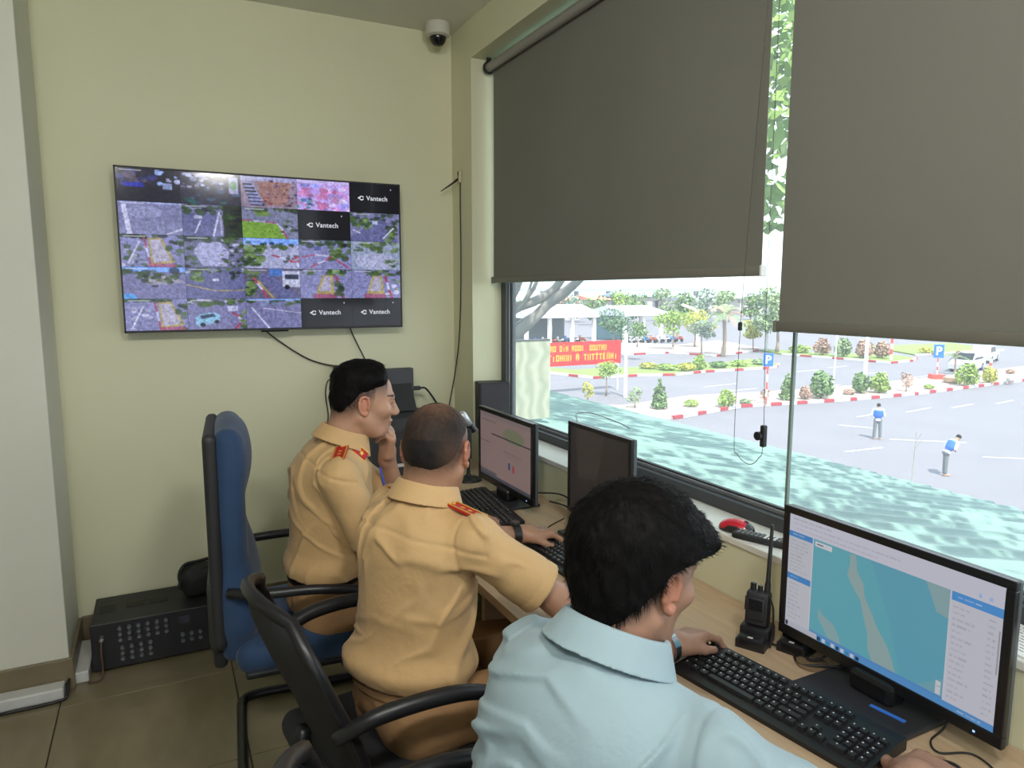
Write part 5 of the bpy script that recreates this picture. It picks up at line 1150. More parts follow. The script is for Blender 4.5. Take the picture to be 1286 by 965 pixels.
def fade2(q):
    x, y, z = q[..., 0], q[..., 1], q[..., 2]
    bald = np.exp(-(((x+0.030)/0.082)**2+(y/0.054)**2)**1.3)*(z > 0.04)
    rear = sstep(0.0, -0.06, x)*0.25
    return np.clip(fade_short(q)*(0.70+rear-0.30*sstep(0.0, 0.05, x)*(z < 0.085))*(1-0.48*bald), 0, 1)
O2 = dict(belt=m_tanp, head_rot=(50, -10, 0), az=20, lean=8, skin=SK2, jaw=1.04, nw=1.08, hdR=(1, 0.3, -0.15), hnR=(0, 0, 1), curlR=CURL_REST, hdL=(1, -0.08, -0.06), hnL=(0.05, 0.10, 1), curlL=CURL_PINCH, thumbL=(0.85, 0.45, -0.45, 0.35),
          hair=hair2, fade=fade2, hair_col=thin_colour, hair_mat=mat('hair_thin', (1, 1, 1), 0.7, var=0.15, vscale=120, spec=0.25, attr='Col'), hair_noise=0.0008, strand=(900, (-0.05, 0, 0.11), 0.008, 0.0010), sw=0.0005, shirt=m_tan, trousers=m_tanp, girth=1.0, waist=0.635, waist_tilt=-0.12, seed=3.3, fold=0.011, fsc=8.5, blouse=0.016, seams=[('yoke', 0.115), ('arm', 0)], sleeve=0.78, cuff=0.070)
r2, kid2, TF2, HF2, hl2 = person('officer in a tan shirt seen from behind, with thinning hair and a black watch', J2, O2)
# ---- man in the pale blue shirt, nearest the camera
J3 = dict(pel=(.42, .86, .57), chest=(.545, .86, .88), neck=(.605, .868, 1.030), head=(.668, .888, 1.150), shR=(.655, .675, .955), elR=(.87, .56, .80), wrR=(1.085, .675, .790),
          shL=(.565, 1.035, .958), elL=(.76, 1.16, .80), wrL=(1.005, 1.205, .800), hipR=(.45, .76, .53), knR=(.88, .74, .56), anR=(.86, .74, FZ+.10), hipL=(.43, .96, .53), knL=(.87, 1.04, .56), anL=(.85, 1.04, FZ+.10))
def hair3(q):
    x, y, z = q[..., 0], q[..., 1], q[..., 2]
    line = np.where(x > 0.03, 0.040, np.where(x > -0.035, 0.040-(0.03-x)*0.45, 0.011+(x+0.035)*1.8))
    m = sstep(-0.008, 0.016, z-line); fr = 1-sstep(0.100, 0.112, x-0.05*(z-0.05)); up = sstep(0.0, 0.09, z); m2 = sstep(-0.086, -0.066, z)
    tuft = 0.014*np.exp(-(((x-0.085)/0.03)**2+((z-0.075)/0.03)**2))
    return (0.013+0.017*up+tuft)*m*fr*m2-0.006*(1-m*fr*m2)
O3 = dict(head_rot=(10, -14, 0), az=14, lean=17, skin=SK3, jaw=1.02, hs=1.02, nw=1.02, hdR=(1, 0.15, -0.1), hnR=(0, 0, 1), curlR=CURL_REST, hdL=(0.9, 0.12, 0.02), hnL=(0.0, 0.25, 1), curlL=[(0.5, 0.6, 0.35), (0.55, 0.7, 0.4), (0.65, 0.8, 0.4), (0.7, 0.8, 0.5)], thumbL=(0.9, 0.35, -0.35, 0.35),
          hair=hair3, fade=fade_short, hair_noise=0.0025, strand=(12000, (-0.05, 0.01, 0.115), 0.022, 0.0025), sfwd=0.6, sw=0.0008, shirt=m_pale, trousers=m_navy, girth=1.02, waist=0.64, seed=8.4, fold=0.012, fsc=8, blouse=0.012, seams=[('arm', 0)], sleeve=0.90, cuff=0.076, collar_h=0.050, collar_r=1.12, collar_tilt=8, collar_up=0.005)
r3, kid3, TF3, HF3, hl3 = person('man in a pale blue shirt with thick black hair, nearest the camera', J3, O3)

# ------------------------------------------------------------------ insignia, watches
def at_up(p, q, lift): return Vector(p)+Vector((0, 0, lift))
def shoulder_board(kid, a, b, up, wd=0.042):
    o_, M, L = board(kid, 'shoulder_board', a, b, up, wd, 0.005, m_red)
    x = M.to_3x3().col[0]; y = M.to_3x3().col[1]; z = M.to_3x3().col[2]
    for s in (-1, 1): kid('board_piping', MB().box((-L/2, s*wd*0.42-0.002, 0.004), (L/2-wd*0.3, s*wd*0.42+0.002, 0.0075), M).mesh('board_piping'), m_gold)
    for i in range(3):
        Ms = M @ T(-L/2+0.022+i*0.022, 0, 0.005); kid('star', star_mesh(0.0075, Ms), m_gold)
    kid('button', MB().lathe([(0.006, 0), (0.005, 0.003), (0.002, 0.004)], 12, M @ T(L/2-0.016, 0, 0.005)).mesh('button'), m_gold)
shoulder_board(kid1, (.468, 2.135, 1.084), (.512, 2.245, 1.108), (-0.15, -0.25, 1))
shoulder_board(kid1, (.515, 2.505, 1.094), (.528, 2.40, 1.112), (-0.1, 0.25, 1))
def collar_tab(kid, c, xdir, n):
    x = Vector(xdir).normalized(); n = Vector(n).normalized(); y = n.cross(x).normalized(); x = y.cross(n); M = Matrix((x, y, n)).transposed().to_4x4(); M.translation = Vector(c)
    kid('collar_tab', MB().box((-0.026, -0.017, 0), (0.026, 0.017, 0.003), M).mesh('collar_tab'), m_red)
    for s in (-1, 1): kid('tab_piping', MB().box((-0.026, s*0.016-0.0016, 0.001), (0.026, s*0.016+0.0016, 0.0042), M).mesh('tab_piping'), m_gold)
    kid('star', star_mesh(0.010, M @ T(0.004, 0, 0.003)), m_gold)
collar_tab(kid1, (.565, 2.235, 1.082), (.7, 0.1, -0.75), (0.35, -1, 0.35))
kid1('pen', MB().tube([(.625, 2.22, 1.03), (.640, 2.215, .955)], 0.0042, 8).mesh('pen'), mat('pen_blue', srgb(60, 84, 170), 0.4))
shoulder_board(kid2, (.672, 1.50, 1.058), (.622, 1.60, 1.078), (0.25, -0.2, 1))
shoulder_board(kid2, (.553, 1.865, 1.062), (.572, 1.755, 1.080), (-0.1, 0.3, 1))
wrist_band(kid2, J2, 'L', 0.035, 0.0335, 0.026, m_leather, mat('watch_face_black', (0.02, 0.02, 0.022), 0.2, coat=0.5))
wrist_band(kid1, J1, 'R', 0.03, 0.0315, 0.010, m_orange, m_orange, 'bracelet')
wrist_band(kid3, J3, 'L', 0.012, 0.0335, 0.018, m_chrome, m_silver)
# ================================================================== OUTSIDE
GZ = -5.3
m_asph = mat('asphalt_pale', srgb(108, 105, 111), 0.85, var=0.07, vscale=0.35, bump=0.05, bscale=30)
m_paving = mat('dusty_pink_paving', srgb(158, 141, 132), 0.85, var=0.10, vscale=1.2)
m_line = mat('road_paint_white', srgb(176, 176, 178), 0.7)
m_kw = mat('kerb_white', srgb(190, 188, 186), 0.7); m_kr = mat('kerb_red', srgb(150, 44, 56), 0.7)
m_grass = mat('grass', srgb(112, 130, 62), 0.9, var=0.2, vscale=2)
m_trunk = mat('bark', srgb(140, 124, 110), 0.9, var=0.2, vscale=8, bump=0.3, bscale=20)
LEAF = {}
def leafm(n, c): LEAF[n] = mat('leaf_'+n, c, 0.6, var=0.28, vscale=3.0); return LEAF[n]
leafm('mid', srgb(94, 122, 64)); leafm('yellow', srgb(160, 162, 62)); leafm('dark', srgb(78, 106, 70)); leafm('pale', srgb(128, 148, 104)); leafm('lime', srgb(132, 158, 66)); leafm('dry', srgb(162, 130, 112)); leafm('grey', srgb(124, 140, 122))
structure('ground', MB().box((-60, -60, GZ-0.3), (320, 420, GZ)), m_asph)

def leaves(n, blobs, size, seed, flat=0.3):      # random leaf quads filling a set of ellipsoids (centre, radii)
    r = np.random.RandomState(seed); vol = np.array([b[1][0]*b[1][1]*b[1][2] for b in blobs])**0.75; pick = r.choice(len(blobs), n, p=vol/vol.sum())
    d = r.normal(size=(n, 3)); d /= np.linalg.norm(d, axis=1)[:, None]; rad = r.uniform(0.45, 1.0, n)**0.5
    c = np.array([blobs[i][0] for i in pick])+d*rad[:, None]*np.array([blobs[i][1] for i in pick])
    nn = d*0.6+r.normal(size=(n, 3))*0.6+np.array([0, 0, flat]); nn /= np.linalg.norm(nn, axis=1)[:, None]
    a = np.cross(nn, r.normal(size=(n, 3))); a /= np.linalg.norm(a, axis=1)[:, None]; b = np.cross(nn, a)
    s = (size*r.uniform(0.6, 1.3, n))[:, None]
    V = np.stack([c-a*s, c-b*s*0.45, c+a*s, c+b*s*0.45], 1).reshape(-1, 3)
    me = bpy.data.meshes.new('foliage'); me.vertices.add(4*n); me.vertices.foreach_set('co', V.astype(np.float32).ravel())
    me.loops.add(4*n); me.loops.foreach_set('vertex_index', np.arange(4*n, dtype=np.int32)); me.polygons.add(n); me.polygons.foreach_set('loop_start', np.arange(0, 4*n, 4, dtype=np.int32)); me.update(calc_edges=True)
    return me
SHR = {}
def shrub_mesh(kind):
    if kind in SHR: return SHR[kind]
    if kind == 'cone': b = [((0, 0, 0.18), (.30, .30, .18)), ((0, 0, 0.42), (.25, .25, .2)), ((0, 0, 0.66), (.18, .18, .18)), ((0, 0, 0.86), (.09, .09, .14))]; n, s = 420, 0.085
    elif kind == 'round': b = [((0, 0, 0.5), (.42, .42, .45)), ((.2, .1, .35), (.3, .3, .3)), ((-.2, -.1, .4), (.3, .3, .3)), ((0.05, 0, .75), (.28, .28, .24))]; n, s = 520, 0.10
    elif kind == 'loose': b = [((0, 0, 0.6), (.3, .3, .4)), ((.2, 0, .8), (.18, .18, .2)), ((-.2, .1, .45), (.18, .18, .2))]; n, s = 170, 0.085
    else: b = [((0, 0, 0.3), (.5, .5, .28))]; n, s = 260, 0.11
    SHR[kind] = leaves(n, b, s, len(SHR)+40); return SHR[kind]
stemm = MB().tube([(0, 0, 0), (0.01, 0, 0.3), (0, 0.01, 0.55)], [0.03, 0.024, 0.012], 6).mesh('stem', True)
def shrub(px, py, hpx, kind, col, lab, wide=1.0, z=GZ+0.12, cat='shrub', group='small shrubs on the kerbed strip'):
    p = onz(px, py, z); dep = (p-Vector((0, 0, CAM_H))).dot(_w); h = hpx*dep/FPX
    t = thing('shrub', lab, cat, p, rnd.uniform(0, 6), group); t.scale = (h*wide, h*wide, h)
    link('foliage', shrub_mesh(kind), LEAF[col], t, kind='stuff'); link('stem', stemm, m_trunk, t); return t

# ---- kerbed islands: a raised pad, each kerb stone a piece of its own
kerb_me = MB().box((0, -0.11, 0), (1.0, 0.11, 0.2), bev=0.015).mesh('kerb_stone')
def island(edge_px, back, lab, m_pad, red=0.8, white=1.3, name='traffic_island'):
    E = [onz(x, y, GZ) for x, y in edge_px]
    t = thing(name, lab, 'traffic island', (E[0].x, E[0].y, GZ)); o = Vector((E[0].x, E[0].y, GZ))
    poly = [p-o for p in E]+[Vector((p.x+back[0], p.y+back[1], GZ))-o for p in reversed(E)]
    MB().prism([(p.x, p.y, 0) for p in poly], (0, 0, 0.14)).obj('pad', m_pad, t)
    k = 0; L = 0; segs = []
    def run(A, Bp):
        nonlocal k
        pos = 0.0; D_ = Bp-A; Ln = D_.length; a = math.atan2(D_.y, D_.x)
        while pos < Ln-0.2:
            w = min(red if k % 2 else white, Ln-pos); c = A+D_*(pos/Ln)
            link('kerb_stone', kerb_me, m_kr if k % 2 else m_kw, t, loc=c, rot=(0, 0, a), scale=(w-0.02, 1, 1)); pos += w; k += 1
    for A, Bp in zip(E, E[1:]): run(A-o, Bp-o)
    return t
island([(778, 520), (812, 527), (845, 527), (930, 512), (1000, 508), (1075, 503), (1152, 496), (1215, 488), (1286, 479), (1400, 462)], (0.0, 4.6), 'long kerbed strip with small shrubs between the parking area and the road', m_paving)
island([(690, 470), (745, 476), (800, 473), (849, 472), (885, 468), (922, 466), (957, 464), (975, 462), (978, 459)], (1.5, 5.5), 'kerbed island with low hedges across the road', m_grass, 1.0, 2.2)
island([(982, 446), (1020, 449), (1060, 452), (1119, 457), (1146, 454), (1151, 451)], (3.0, 8.0), 'kerbed island with flowering bushes at the road fork', m_grass, 1.2, 2.2)
island([(770, 447), (840, 444), (900, 448), (960, 440)], (6, 14), 'pale kerbed island behind the hedges near the palm', m_paving, 1.6, 2.6)
island([(1150, 447), (1200, 444), (1260, 441)], (6, 10), 'far kerbed island at the right with a yellow bush', m_grass, 1.6, 2.6)

# ---- road markings
def dash(px, py, L, ang, w=0.14, lab=None):
    p = onz(px, py, GZ+0.004); return link('road_marking', MB().box((-L/2, -w/2, 0), (L/2, w/2, 0.006)).mesh('road_marking'), m_line, None, lab, 'road marking', 'painted dashes on the asphalt', None, p, (0, 0, math.radians(ang)))
for i, (x, y, L, a) in enumerate([(1093, 521, 2.6, 8), (1154, 515, 2.8, 8), (1209, 510, 2.6, 8), (1075, 536, 1.6, -60), (1262, 505, 2.4, 8), (1165, 554, 3.2, -40), (1278, 576, 2.6, -38), (1085, 565, 2.2, -4)]):
    dash(x, y, L, a, lab=['white dash on the asphalt left of the standing man', 'white dash right of the standing man', 'third white dash to the right behind the standing man', 'short white stroke in front of the standing man', 'white dash in the parking area by the right edge', 'white line behind the bending man', 'white line at the right edge beyond the bending man', 'faint white dash below the standing man'][i])
for i, (x, y, L) in enumerate([(905, 484, 3.5), (930, 490, 3.5), (1052, 461, 3), (1096, 469, 4), (1040, 485, 3), (1150, 474, 4), (1012, 466, 3.5)]):
    dash(x, y, L, 6, lab=['white lane dash on the road below the hedges', 'second lane dash below the hedges, nearer the shrubs', 'white lane dash between the lamp posts, farther one', 'white lane dash right of the white lamp post', 'white lane dash behind the round shrub', 'white lane dash left of the blue sign by the dark planter', 'lane dash at the tip of the hedge island'][i])

# ---- shrubs on the near strip
for a in [(738, 505, 26, 'loose', 'yellow', 'sparse yellowish shrub at the left end of the strip by the roof'), (797, 513, 27, 'loose', 'pale', 'thin pale shrub left of the green cone-shaped bush'), (828, 514, 37, 'cone', 'mid', 'green cone-shaped bush left of the bead chain'),
          (868, 511, 15, 'low', 'lime', 'low yellow-green shrub between the two taller bushes'), (912, 512, 24, 'round', 'lime', 'light green bush just left of the bead chain'), (936, 508, 12, 'low', 'pale', 'low pale shrub right of the bead chain'), (960, 507, 20, 'loose', 'dry', 'dry pinkish shrub under the left parking sign'), (988, 503, 34, 'cone', 'mid', 'narrow green bush behind the glass joint'),
          (1011, 502, 18, 'round', 'dry', 'dry brownish shrub left of the largest round bush'), (1031, 501, 36, 'round', 'mid', 'largest round green bush in the strip'), (1080, 494, 27, 'round', 'mid', 'green bush right behind the white lamp post'), (1104, 494, 27, 'round', 'lime', 'yellow-green bush right of the white lamp post'), (1066, 496, 12, 'low', 'dry', 'low reddish shrub left of the white lamp post'),
          (1138, 492, 24, 'loose', 'dry', 'dry leafless shrub alone on pale ground'), (1167, 489, 10, 'low', 'lime', 'tiny green shrub in front of the right parking sign'), (1214, 485, 30, 'round', 'lime', 'bright green bush right of the small palm'), (1242, 482, 22, 'round', 'yellow', 'yellow-green bush around the striped bollard')]:
    shrub(a[0], a[1], a[2], a[3], a[4], a[5], 0.95 if a[3] != 'low' else 1.3)
# ---- hedges and bushes on the islands
for i, (x, y, h, k, c, w, lab) in enumerate([(815, 463, 13, 'low', 'yellow', 1.9, 'yellow-green hedge clump at the left end of the hedge island'), (838, 465, 14, 'low', 'lime', 1.8, 'second hedge clump from the left on the hedge island'), (862, 466, 18, 'low', 'yellow', 1.3, 'yellow hedge clump in the middle of the hedge island'), (878, 465, 20, 'round', 'lime', 0.9, 'rounded lime bush under the palm'),
          (902, 462, 14, 'low', 'mid', 1.7, 'mid green hedge clump right under the palm trunk'), (928, 460, 13, 'low', 'lime', 1.8, 'long hedge clump right of the palm'), (955, 458, 12, 'low', 'pale', 1.8, 'pale hedge clump at the right end of the hedge island'),
          (1005, 443, 16, 'low', 'lime', 1.7, 'lime bush at the left end of the flowering island'), (1032, 446, 22, 'round', 'dry', 1.0, 'pinkish flowering bush, left one of the island'), (1058, 448, 24, 'round', 'pale', 1.0, 'pale flowering bush between the lamp posts'), (1085, 450, 24, 'round', 'dry', 1.0, 'pinkish flowering bush behind the white lamp post'), (1108, 450, 22, 'round', 'dry', 1.0, 'flowering bush at the right end of the island'), (1163, 444, 12, 'low', 'yellow', 1.6, 'yellow bush left of the right parking sign'),
          (735, 448, 20, 'round', 'pale', 1.0, 'pale bush behind the top of the red banner'), (650, 470, 20, 'round', 'lime', 1.0, 'lime bush behind the veined reflection board')]):
    shrub(x, y, h, k, c, lab, w, GZ+0.14, 'bush', 'hedges and bushes across the road')

# ---- trees
def tree(px, base_px, top_px, Y, col, lab, wide=0.42, n=900, leafs=0.05, seed=0, trunk=0.3, name='tree', group='trees beyond the road'):
    b = ony(px, base_px, Y); b.z = max(b.z, GZ); tp = ony(px, top_px, Y); h = tp.z-b.z
    t = thing(name, lab, 'tree', b, 0, group); r = random.Random(seed); bl = []
    for i in range(8): a = r.uniform(0, 6.28); q = r.uniform(0, wide*0.55); bl.append(((q*math.cos(a)*h, q*math.sin(a)*h, h*r.uniform(trunk+0.12, 0.86)), (h*wide*r.uniform(.35, .6),)*2+(h*r.uniform(.11, .17),)))
    link('foliage', leaves(n, bl, leafs*h, seed+60), LEAF[col], t, kind='stuff')
    MB().tube([(0, 0, 0), (0.02*h, 0, trunk*h*0.6), (0, 0.01*h, h*0.7)], [0.028*h, 0.022*h, 0.006*h], 7).obj('trunk', m_trunk, t, smooth=True); return t
tree(761, 500, 452, 39.0, 'lime', 'little tree with a thin trunk in front of the red banner', 0.48, 420, 0.05, 1, 0.42)
tree(770, 434, 382, 62, 'dark', 'big rounded green tree between the white shelter and the blue-roofed one', 0.62, 1500, 0.035, 2, 0.1)
tree(800, 436, 402, 58, 'mid', 'smaller tree just right of the big rounded tree', 0.5, 700, 0.05, 3, 0.2)
tree(845, 436, 388, 66, 'lime', 'yellowish green tree left of the white lamp post', 0.55, 1100, 0.04, 4, 0.2)
tree(872, 438, 388, 68, 'yellow', 'wide yellow-leaved tree behind the white lamp post', 0.6, 900, 0.04, 5, 0.3)
tree(880, 450, 400, 60, 'grey', 'grey-green feathery tree left of the palm', 0.5, 700, 0.045, 6, 0.2)
tree(945, 442, 400, 62, 'yellow', 'drooping yellow-green tree behind the bead chain', 0.5, 800, 0.05, 7, 0.1)
tree(975, 445, 352, 58, 'pale', 'tall pale tree seen in the gap between the blinds', 0.4, 1300, 0.035, 8, 0.2)
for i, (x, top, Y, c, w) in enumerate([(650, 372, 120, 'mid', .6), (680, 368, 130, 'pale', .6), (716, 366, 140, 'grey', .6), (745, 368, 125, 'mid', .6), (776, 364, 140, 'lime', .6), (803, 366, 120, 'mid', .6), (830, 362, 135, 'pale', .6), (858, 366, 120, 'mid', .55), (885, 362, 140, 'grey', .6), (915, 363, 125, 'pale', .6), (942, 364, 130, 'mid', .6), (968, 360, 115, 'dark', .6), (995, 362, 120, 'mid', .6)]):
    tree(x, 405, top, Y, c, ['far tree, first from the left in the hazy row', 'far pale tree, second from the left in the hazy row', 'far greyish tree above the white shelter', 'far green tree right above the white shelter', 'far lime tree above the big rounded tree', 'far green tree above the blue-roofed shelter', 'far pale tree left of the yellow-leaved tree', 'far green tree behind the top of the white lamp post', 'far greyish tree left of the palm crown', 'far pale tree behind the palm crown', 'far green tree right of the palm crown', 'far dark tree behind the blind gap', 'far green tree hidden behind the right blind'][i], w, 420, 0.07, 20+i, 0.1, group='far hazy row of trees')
# coconut palm
def palm(px, base, top, Y, lab, nf=17, droop=1.0, col='pale'):
    b = ony(px, base, Y); tp = ony(px-3, top, Y); h = tp.z-b.z
    t = thing('palm_tree', lab, 'palm', b); r = random.Random(int(px))
    MB().tube(spline([(0, 0, 0), (h*0.02, 0, h*0.3), (-0.01*h, 0, h*0.7)], 6), [h*0.04]*4+[h*0.03]*9, 8).obj('trunk', m_trunk, t, smooth=True)
    for k in range(nf):
        a = 2*PI*k/nf+r.uniform(-.2, .2); el = r.uniform(-0.1, 1.1); Lf = h*r.uniform(.38, .5); mb = MB(); pts = []
        for i in range(9):
            s = i/8; rad = Lf*s*math.cos(el)*(1-0.15*s); z = h*0.7+Lf*(s*math.sin(el)-droop*0.55*s*s); pts.append(Vector((rad*math.cos(a), rad*math.sin(a), z)))
        mb.tube(pts, 0.006*h, 4)
        sd = Vector((-math.sin(a), math.cos(a), 0))
        for i in range(1, 9):
            for sg in (-1, 1):
                for u_ in (0, 0.5):
                    p = pts[i]*(1-u_)+pts[i-1]*u_; d_ = (pts[i]-pts[i-1]).normalized(); w = Lf*0.22*(1-0.5*abs(i/8-0.45)); q = p+sd*sg*w*0.8+d_*w*0.5+Vector((0, 0, -w*0.35)); mb.add([p, p+d_*Lf*0.035, q], [(0, 1, 2)])
        mb.obj('frond', LEAF[col if k % 4 else 'dry'], t)
    return t
palm(908, 449, 372, 57.5, 'tall coconut palm with drooping fronds across the road')
palm(1198, 477, 436, 36.3, 'small palm growing in a brown round planter', 12, 0.8, 'mid')
MB().lathe([(0.5, 0), (0.62, 0.12), (0.62, 0.42), (0.52, 0.44)], 18).obj('planter', mat('planter_brown', srgb(160, 132, 108), 0.8), None, label='brown round planter under the small palm', cat='planter', loc=onz(1196, 481, GZ+0.14))
MB().lathe([(0.16, 0), (0.3, 0.2), (0.32, 0.4), (0.24, 0.55), (0.27, 0.6)], 16).obj('flower_pot', mat('pot_grey', srgb(188, 182, 178), 0.8), None, label='grey round flower pot at the right edge of the strip', cat='pot', loc=onz(1269, 481, GZ+0.14))
shrub(1269, 470, 10, 'low', 'dry', 'reddish plant in the grey flower pot', 1.1)

# ---- parking signs, posts
m_sign = mat('sign_blue', srgb(28, 98, 205), 0.5); m_pr = mat('post_red', srgb(206, 70, 60), 0.6); m_pw = mat('post_white', srgb(236, 234, 230), 0.6); m_grey = mat('post_grey', srgb(196, 198, 200), 0.6)
def sign(pb, pt, pm, Y, lab, foot=False):
    b = ony(*pb, Y); b.z = GZ+0.14; top = ony(*pt, Y).z; mid = ony(*pm, Y).z
    t = thing('parking_sign', lab, 'sign', b, math.radians(-34), 'blue parking signs')
    H_ = top-b.z; hm = mid-b.z; n = 5
    for i in range(n): MB().tube([(0, 0, hm*i/n), (0, 0, hm*(i+1)/n)], 0.05, 8).obj('post_band', m_pr if i % 2 == 0 else m_pw, t)
    MB().tube([(0, 0, hm), (0, 0.02, H_-0.05)], 0.03, 8).obj('post', m_pw, t)
    w = (H_-hm)*0.36; MB().box((-w, -0.05, hm+0.02), (w, -0.03, H_), bev=0.004).obj('plate', m_sign, t)
    s = (H_-hm)*0.85
    text_obj('lettering', 'P', s, m_pw, t, T(0, -0.053, hm+(H_-hm)*0.5) @ Matrix.Rotation(PI/2, 4, 'X'), 0.012)
    if foot: MB().prism([(-0.45, -0.45, 0), (0.45, -0.45, 0), (0.45, 0.45, 0), (-0.45, 0.45, 0)], (0, 0, 0.35)).obj('footing', m_pr, t)
sign((962, 508), (962, 444), (962, 461), 31.0, 'blue parking sign on a red and white post left of the glass joint')
sign((1176, 478), (1176, 433), (1176, 450), 34.4, 'blue parking sign on a striped post with a red foot, by the small palm', True)
def post(px, pb, pt, Y, r, lab, m, lean=0.0, bands=None, name='lamp_post', arm=0):
    b = ony(px, pb, Y); b.z = max(GZ, b.z); h = ony(px, pt, Y).z-b.z
    t = thing(name, lab, 'post', b)
    if bands:
        for i in range(bands): MB().tube([(0, 0, h*i/bands), (0, 0, h*(i+1)/bands)], r, 8).obj('post_band', m_pr if i % 2 else m_pw, t)
    else: MB().tube([(0, 0, 0), (lean*h, 0, h)], [r*1.2, r], 8).obj('pole', m, t)
    if arm: MB().tube(spline([(lean*h, 0, h), (lean*h-0.2*arm, 0, h+0.35*arm), (lean*h-0.9*arm, 0.3, h+0.6*arm)], 5), r*0.7, 6).obj('lamp_arm', m, t)
post(1046, 488, 395, 35.0, 0.05, 'thin grey leaning lamp post left of the white one', m_grey, 0.03)
post(1085, 494, 395, 32.4, 0.11, 'white lamp post between the bushes in the strip', m_pw)
post(785, 500, 418, 38.0, 0.10, 'pale post standing at the right end of the red banner', m_grey)
post(875, 432, 398, 72, 0.26, 'white street lamp with a curved arm left of the palm', m_pw, 0, None, 'street_lamp', 2.6)
post(1119, 452, 425, 46, 0.12, 'red and white post behind the flowering island', m_pw, 0, 4, 'striped_post')
post(1242, 484, 452, 34.5, 0.10, 'red and white bollard among the yellow-green bush', m_pw, 0, 5, 'bollard')
post(962, 444, 384, 60, 0.14, 'distant grey lamp post in the gap behind the left parking sign', m_grey, 0, None, 'street_lamp', 2.5)

# ---- red banner on posts
A, B_ = ony(676, 431, 41), ony(780, 430, 41); hB = 1.62
bn = thing('banner', 'red banner with two lines of yellow lettering beside the veined reflection board', 'banner', (A.x, 41, A.z-hB), 0)
Lb = B_.x-A.x
MB().box((0, -0.02, 0), (Lb, 0.02, hB), bev=0.005).obj('cloth', mat('banner_red', srgb(172, 20, 24), 0.7), bn)
m_by = mat('banner_yellow', srgb(206, 158, 36), 0.7)
text_obj('lettering', 'GIAO DỊCH VIÊN', 0.62, m_by, bn, T(Lb*0.44, -0.024, hB*0.70) @ Matrix.Rotation(PI/2, 4, 'X'), 0.014, 1.0) if False else None
def scrawl(x0, x1, z0, z1, n, seed):      # the banner's lettering is too far to read: upright strokes of the same rhythm
    r = random.Random(seed); mb = MB(); w = (x1-x0)/n
    for i in range(n):
        x = x0+i*w
        if r.random() < 0.16: continue
        a = w*0.78; s = w*0.24; k = r.choice('HINTEUOA')
        def R_(u0, v0, u1, v1): mb.box((x+a*u0, -0.026, z0+(z1-z0)*v0), (x+a*u1, -0.021, z0+(z1-z0)*v1))
        f = s/a; v = 0.2
        if k in 'HUONEA': R_(0, 0, f, 1)
        if k in 'HUONA': R_(1-f, 0, 1, 1)
        if k in 'HEA': R_(f, .42, 1-f, .42+v)
        if k in 'UOE': R_(f, 0, 1-f, v)
        if k in 'OETA': R_(f if k != 'T' else 0, 1-v, 1-f if k != 'T' else 1, 1)
        if k in 'IT': R_(.5-f/2, 0, .5+f/2, 1-v)
        if r.random() < 0.3: R_(.3, 1.1, .7, 1.22)
    mb.obj('lettering', m_by, bn)
scrawl(0.2, Lb*0.82, hB*0.60, hB*0.84, 22, 3); scrawl(0.1, Lb*0.96, hB*0.20, hB*0.46, 20, 5)
for x in (0.9, Lb-0.2): MB().tube([(x, 0.05, GZ-(A.z-hB)), (x, 0.05, hB)], 0.05, 8).obj('post', m_grey, bn)

# ---- shelters and far buildings
m_roofw = mat('sheet_roof_white', srgb(196, 200, 206), 0.5); m_teal = mat('sheet_wall_teal', srgb(120, 160, 172), 0.6); m_dark = mat('shelter_shade', srgb(120, 124, 132), 0.8); m_wallp = mat('far_wall', srgb(176, 168, 164), 0.8); m_bluew = mat('blue_panel', srgb(90, 130, 200), 0.6)
def shelter(x0, x1, Y, z0, z1, deep, ncol, lab, wallm):
    t = thing('shelter', lab, 'building', ((x0+x1)/2, Y, GZ)); w = (x1-x0)/2
    MB().prism([(-w-0.5, -0.8, z0-GZ), (-w-0.5, -0.8, z0-GZ+0.5), (-w-0.5, deep*0.5, z1-GZ+0.4), (-w-0.5, deep+0.8, z0-GZ+0.5), (-w-0.5, deep+0.8, z0-GZ)], (2*w+1, 0, 0)).obj('roof', m_roofw, t)
    for i in range(ncol):
        x = -w+2*w*i/(ncol-1); MB().box((x-0.22, -0.2, 0), (x+0.22, 0.2, z0-GZ)).obj('column', m_pw, t)
    MB().box((-w, deep-0.3, 0), (w, deep, z0-GZ)).obj('rear_wall', wallm, t); return t
sA = shelter(42.0, 52.2, 80, -1.75, -0.5, 8, 4, 'white-roofed open shelter with pale columns behind the red banner', m_dark)
sB = shelter(57.2, 63.4, 80, -1.7, -0.75, 8, 3, 'shelter with a white roof and teal wall right of the big rounded tree', m_teal)
mbk = thing('motorbike', 'motorbike', 'x'); bpy.data.objects.remove(mbk)
def bike(p, ang, lab, c):
    t = thing('motorbike', lab, 'motorbike', p, ang, 'parked motorbikes by the shelters')
    for x in (-0.62, 0.62): MB().lathe([(0.29, -0.05), (0.29, 0.05)], 14, T(x, 0, 0.29) @ Matrix.Rotation(PI/2, 4, 'X')).obj('wheel', m_black2, t)
    MB().prism([(-0.75, -0.14, 0.55), (-0.2, -0.14, 0.35), (0.35, -0.14, 0.38), (0.5, -0.14, 0.85), (0.42, -0.14, 0.98), (0.25, -0.14, 0.6), (-0.1, -0.14, 0.62), (-0.75, -0.14, 0.72)], (0, 0.28, 0)).obj('fairing', c, t)
    MB().box((-0.7, -0.13, 0.68), (0.1, 0.13, 0.78), bev=0.03).obj('saddle', m_black2, t); MB().tube([(0.45, -0.32, 1.0), (0.45, 0.32, 1.0)], 0.025, 6).obj('handlebar', m_dgrey, t)
